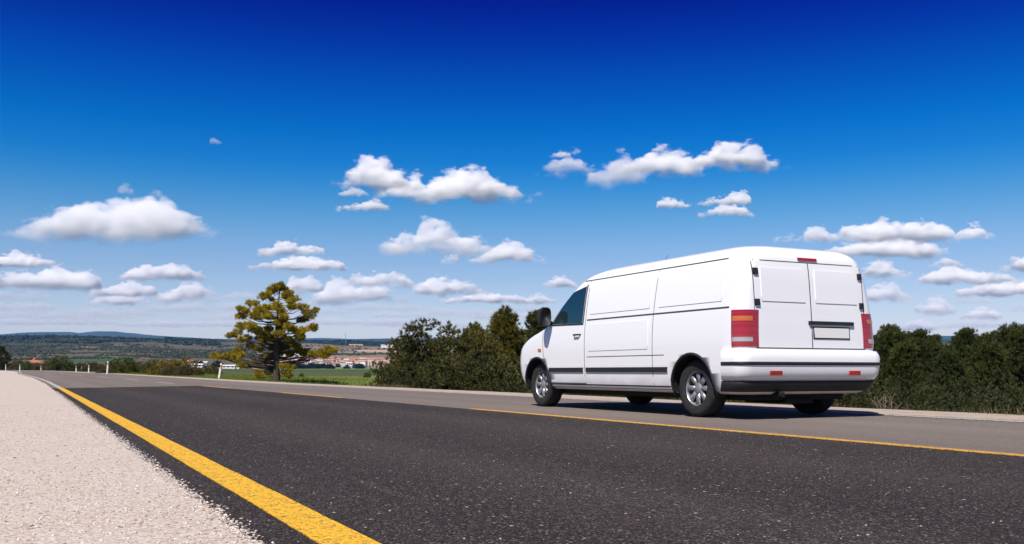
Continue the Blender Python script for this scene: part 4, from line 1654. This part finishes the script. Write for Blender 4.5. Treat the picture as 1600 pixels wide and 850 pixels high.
        # black rubbing strip
        side_strip(seg((1.33, .545), (2.86, .545)), .062, sgn, 'rubbing_strip', M_TRIM, root, .014)
        side_strip(seg((2.94, .545), (3.90, .545)), .062, sgn, 'rubbing_strip', M_TRIM, root, .014)
        side_strip(seg((1.30, .325), (3.94, .325)), .05, sgn, 'sill_strip', M_TRIM, root, .004)
        # handle, fuel flap, indicator
        B = Build()
        xh = side_x(3.39, 1.03)
        B.add(tube([(sgn * (xh - .01), 3.34, 1.03), (sgn * (xh + .028), 3.37, 1.03), (sgn * (xh + .030), 3.49, 1.03), (sgn * (xh - .01), 3.52, 1.03)], [.013] * 4, 6))
        obj('door_handle', B.me('door_handle', M_TRIM), root)
        side_patch([(4.14, .82), (4.23, .82), (4.23, .86), (4.14, .86)], sgn, 'side_indicator', M_AMB, root, .008, 3, 2)
        # mirror
        B = Build()
        xm = side_x(4.20, 1.25)
        V, Fc = [], []
        for (dy, sx, sz) in ((-.07, .085, .13), (-.05, .10, .145), (.03, .09, .13), (.085, .05, .08)):
            for k in range(14):
                th = 2 * math.pi * k / 14
                cx, cz = math.cos(th), math.sin(th)
                V.append((sgn * (xm + .15 + sx * math.copysign(abs(cx) ** .6, cx)), 4.20 + dy, 1.31 + sz * math.copysign(abs(cz) ** .6, cz)))
        for i in range(3):
            for k in range(14):
                Fc.append((i * 14 + k, i * 14 + (k + 1) % 14, (i + 1) * 14 + (k + 1) % 14, (i + 1) * 14 + k))
        Fc += [tuple(range(14)), tuple(42 + k for k in range(14))]
        B.add((V, Fc))
        B.add(tube([(sgn * (xm - .02), 4.22, 1.22), (sgn * (xm + .10), 4.22, 1.25)], [.03, .025], 8))
        obj('mirror', B.me('mirror', M_TRIM), root)
        # head lamp wrapping the front corner
        side_patch([(4.80, .80), (5.06, .76), (5.02, .93), (4.80, .95)], sgn, 'headlight', M_CLR, root, .005, 8, 4)
        # tail lamp wrapping the rear corner
        def tl(s, t, k, sgn=sgn):
            th = s * math.pi / 2
            z = .79 + .40 * t
            yf, yr, w, rxf, ryf, rxr, ryr = vp(z)
            o_ = .007 if k == 0 else -.008
            ang_ = -.1 + th * 1.12
            e_ = 0
            x = w - rxr + (rxr + o_) * math.cos(min(max(ang_, 0), math.pi / 2))
            y = yr + ryr - (ryr + o_) * math.sin(min(max(ang_, 0), math.pi / 2))
            if ang_ < 0: y += -ang_ * .2
            if ang_ > math.pi / 2: x -= (ang_ - math.pi / 2) * .9
            return (sgn * x, y, z)
        tlo = grid_patch(tl, 14, 10, 'tail_light', M_RED, root)
        def tl2(s, t, k, sgn=sgn):
            q = tl(s * .9 + .05, .70 + .13 * t, 0)
            return (q[0] + (sgn * .003 if k == 0 else -sgn * .004), q[1] - (.003 if k == 0 else -.004), q[2])
        grid_patch(tl2, 12, 3, 'indicator_lens', M_AMB, tlo)
        def tl3(s, t, k, sgn=sgn):
            q = tl(s * .9 + .05, .14 + .12 * t, 0)
            return (q[0] + (sgn * .003 if k == 0 else -sgn * .004), q[1] - (.003 if k == 0 else -.004), q[2])
        grid_patch(tl3, 12, 3, 'reversing_lens', M_CLR, tlo)
        # pressed panels of the load bay
        for (ya, yb) in ((.36, 1.54), (1.70, 2.80)):
            side_patch([(ya, 1.30), (yb, 1.30), (yb, 1.69), (ya, 1.69)], sgn, 'side_panel', M_VAN, body, .006, 14, 6)
        side_patch([(1.70, .80), (2.80, .80), (2.80, 1.16), (1.70, 1.16)], sgn, 'side_panel', M_VAN, body, .005, 14, 6)
        # hinges of the rear doors
        for zz in (1.24, 1.58):
            rear_patch(sgn * .80, sgn * .74, zz, zz + .07, 'hinge', M_TRIM, root, .018, 2, 2)
    # rear doors
    for x in (0,):
        rear_patch(x - .006, x + .006, .78, 1.74, 'door_gap', M_GAP, body, .0015, 1, 14)
    for sgn in (-1, 1):
        rear_patch(sgn * .80, sgn * .81, .78, 1.72, 'door_gap', M_GAP, body, .0015, 1, 14)
    rear_patch(-.78, .78, 1.735, 1.745, 'door_gap', M_GAP, body, .0015, 14, 1)
    rear_patch(-.80, .80, .772, .784, 'door_gap', M_GAP, body, .0015, 14, 1)
    for (xa, xb) in ((-.70, -.08), (.08, .70)):
        rear_patch(xa, xb, 1.29, 1.66, 'door_panel', M_VAN, body, .007, 10, 6)
    rear_patch(-.05, .62, 1.045, 1.085, 'door_handle', M_TRIM, root, .022, 10, 2)
    rear_patch(.015, .565, .885, 1.025, 'plate_frame', M_TRIM, root, .006, 6, 2)
    pl = rear_patch(.03, .55, .90, 1.01, 'number_plate', M_PLATE, root, .010, 6, 2)
    # rear bumper: a rounded bar round the back
    def bumper(z0, z1, off, ylim, name, mat, par, mid=0.0):
        zs = np.linspace(z0, z1, 8)
        rows_ = []
        for z in zs:
            t = (z - z0) / (z1 - z0)
            o_ = off * (1 - abs(2 * t - 1) ** 4 * .5) + mid
            pl_ = outline(vp(z), o_)
            half = len(pl_) // 2 + 1
            left = [q for q in pl_[:half + 2] if q[1] < ylim and q[0] <= 0]
            left = sorted([q for q in left], key=lambda q: (-q[1], q[0]))
            # keep order rear centre -> side
            left = [q for q in pl_[:60] if q[1] < ylim and q[0] <= 0]
            row = [(x, y, z) for x, y in left[::-1]] + [(-x, y, z) for x, y in left[1:]]
            rows_.append(row)
        c = min(len(r_) for r_ in rows_)
        rows_ = [r_[(len(r_) - c) // 2:(len(r_) - c) // 2 + c] for r_ in rows_]
        # lip back into the body at top and bottom
        rows_.insert(0, [(x * .96, y + .05 if y < .2 else y, z) for x, y, z in rows_[0]])
        rows_.append([(x * .96, y + .05 if y < .2 else y, z) for x, y, z in rows_[-1]])
        V = [p for r_ in rows_ for p in r_]
        Fc = [(i * c + k, i * c + k + 1, (i + 1) * c + k + 1, (i + 1) * c + k) for i in range(len(rows_) - 1) for k in range(c - 1)]
        return obj(name, mesh(name, V, Fc, mat, True), par)
    bp = bumper(.43, .755, .055, .48, 'rear_bumper', M_VAN, root)
    bumper(.585, .635, .066, .40, 'bumper_strip', M_TRIM, bp)
    bumper(.30, .42, .03, .48, 'bumper_skirt', M_TRIM, bp)
    for sgn in (-1, 1):
        V = [(sgn * x, rear_y(.5, .5) - y, z) for y in (.056, .075) for x, z in ((.50, .48), (.66, .48), (.66, .53), (.50, .53))]
        obj('reflector', mesh('reflector', V, [(0, 1, 2, 3), (4, 7, 6, 5), (0, 4, 5, 1), (1, 5, 6, 2), (2, 6, 7, 3), (3, 7, 4, 0)], M_RED), bp)
    # front bumper and grille
    def fb(s, t, k):
        x = -.80 + 1.6 * s
        z = .34 + .24 * t
        return (x, front_y(x, z) + (.03 if k == 0 else -.01), z)
    grid_patch(fb, 18, 5, 'front_bumper', M_TRIM, root)
    def gr(s, t, k):
        x = -.42 + .84 * s
        z = .70 + .16 * t
        return (x, front_y(x, z) + (.006 if k == 0 else -.01), z)
    grid_patch(gr, 10, 4, 'grille', M_TRIM, root)
    # roof aerial and high brake light
    B = Build()
    B.add(tube([(0, 2.9, 1.91), (0, 2.72, 2.11)], [.006, .003], 6))
    obj('aerial', B.me('aerial', M_TRIM), root)
    rear_patch(-.14, .14, 1.765, 1.795, 'brake_light', M_RED, root, .012, 6, 2)
    return root


make_van((7.80, 8.05, 0.004), 0.0)

# ---------------------------------------------------------------- haze: the air over the valley
V = [(x, y, z) for z in (-14, 470) for y in (-13000, 13000) for x in (-13000, 13000)]
n = NT('haze_air', False)
pv = n.t.nodes.new('ShaderNodeVolumePrincipled')
pv.inputs['Color'].default_value = (.05, .40, 1.0, 1)
pv.inputs['Density'].default_value = HAZE
pv.inputs['Anisotropy'].default_value = 0.1
n.t.links.new(pv.outputs[0], n.out.inputs['Volume'])
hz = obj('haze', mesh('haze', V, [(0, 2, 3, 1), (4, 5, 7, 6), (0, 1, 5, 4), (1, 3, 7, 5), (3, 2, 6, 7), (2, 0, 4, 6)], n.m))
tag(hz, 'thin blue haze in the air over the valley', kind='stuff')
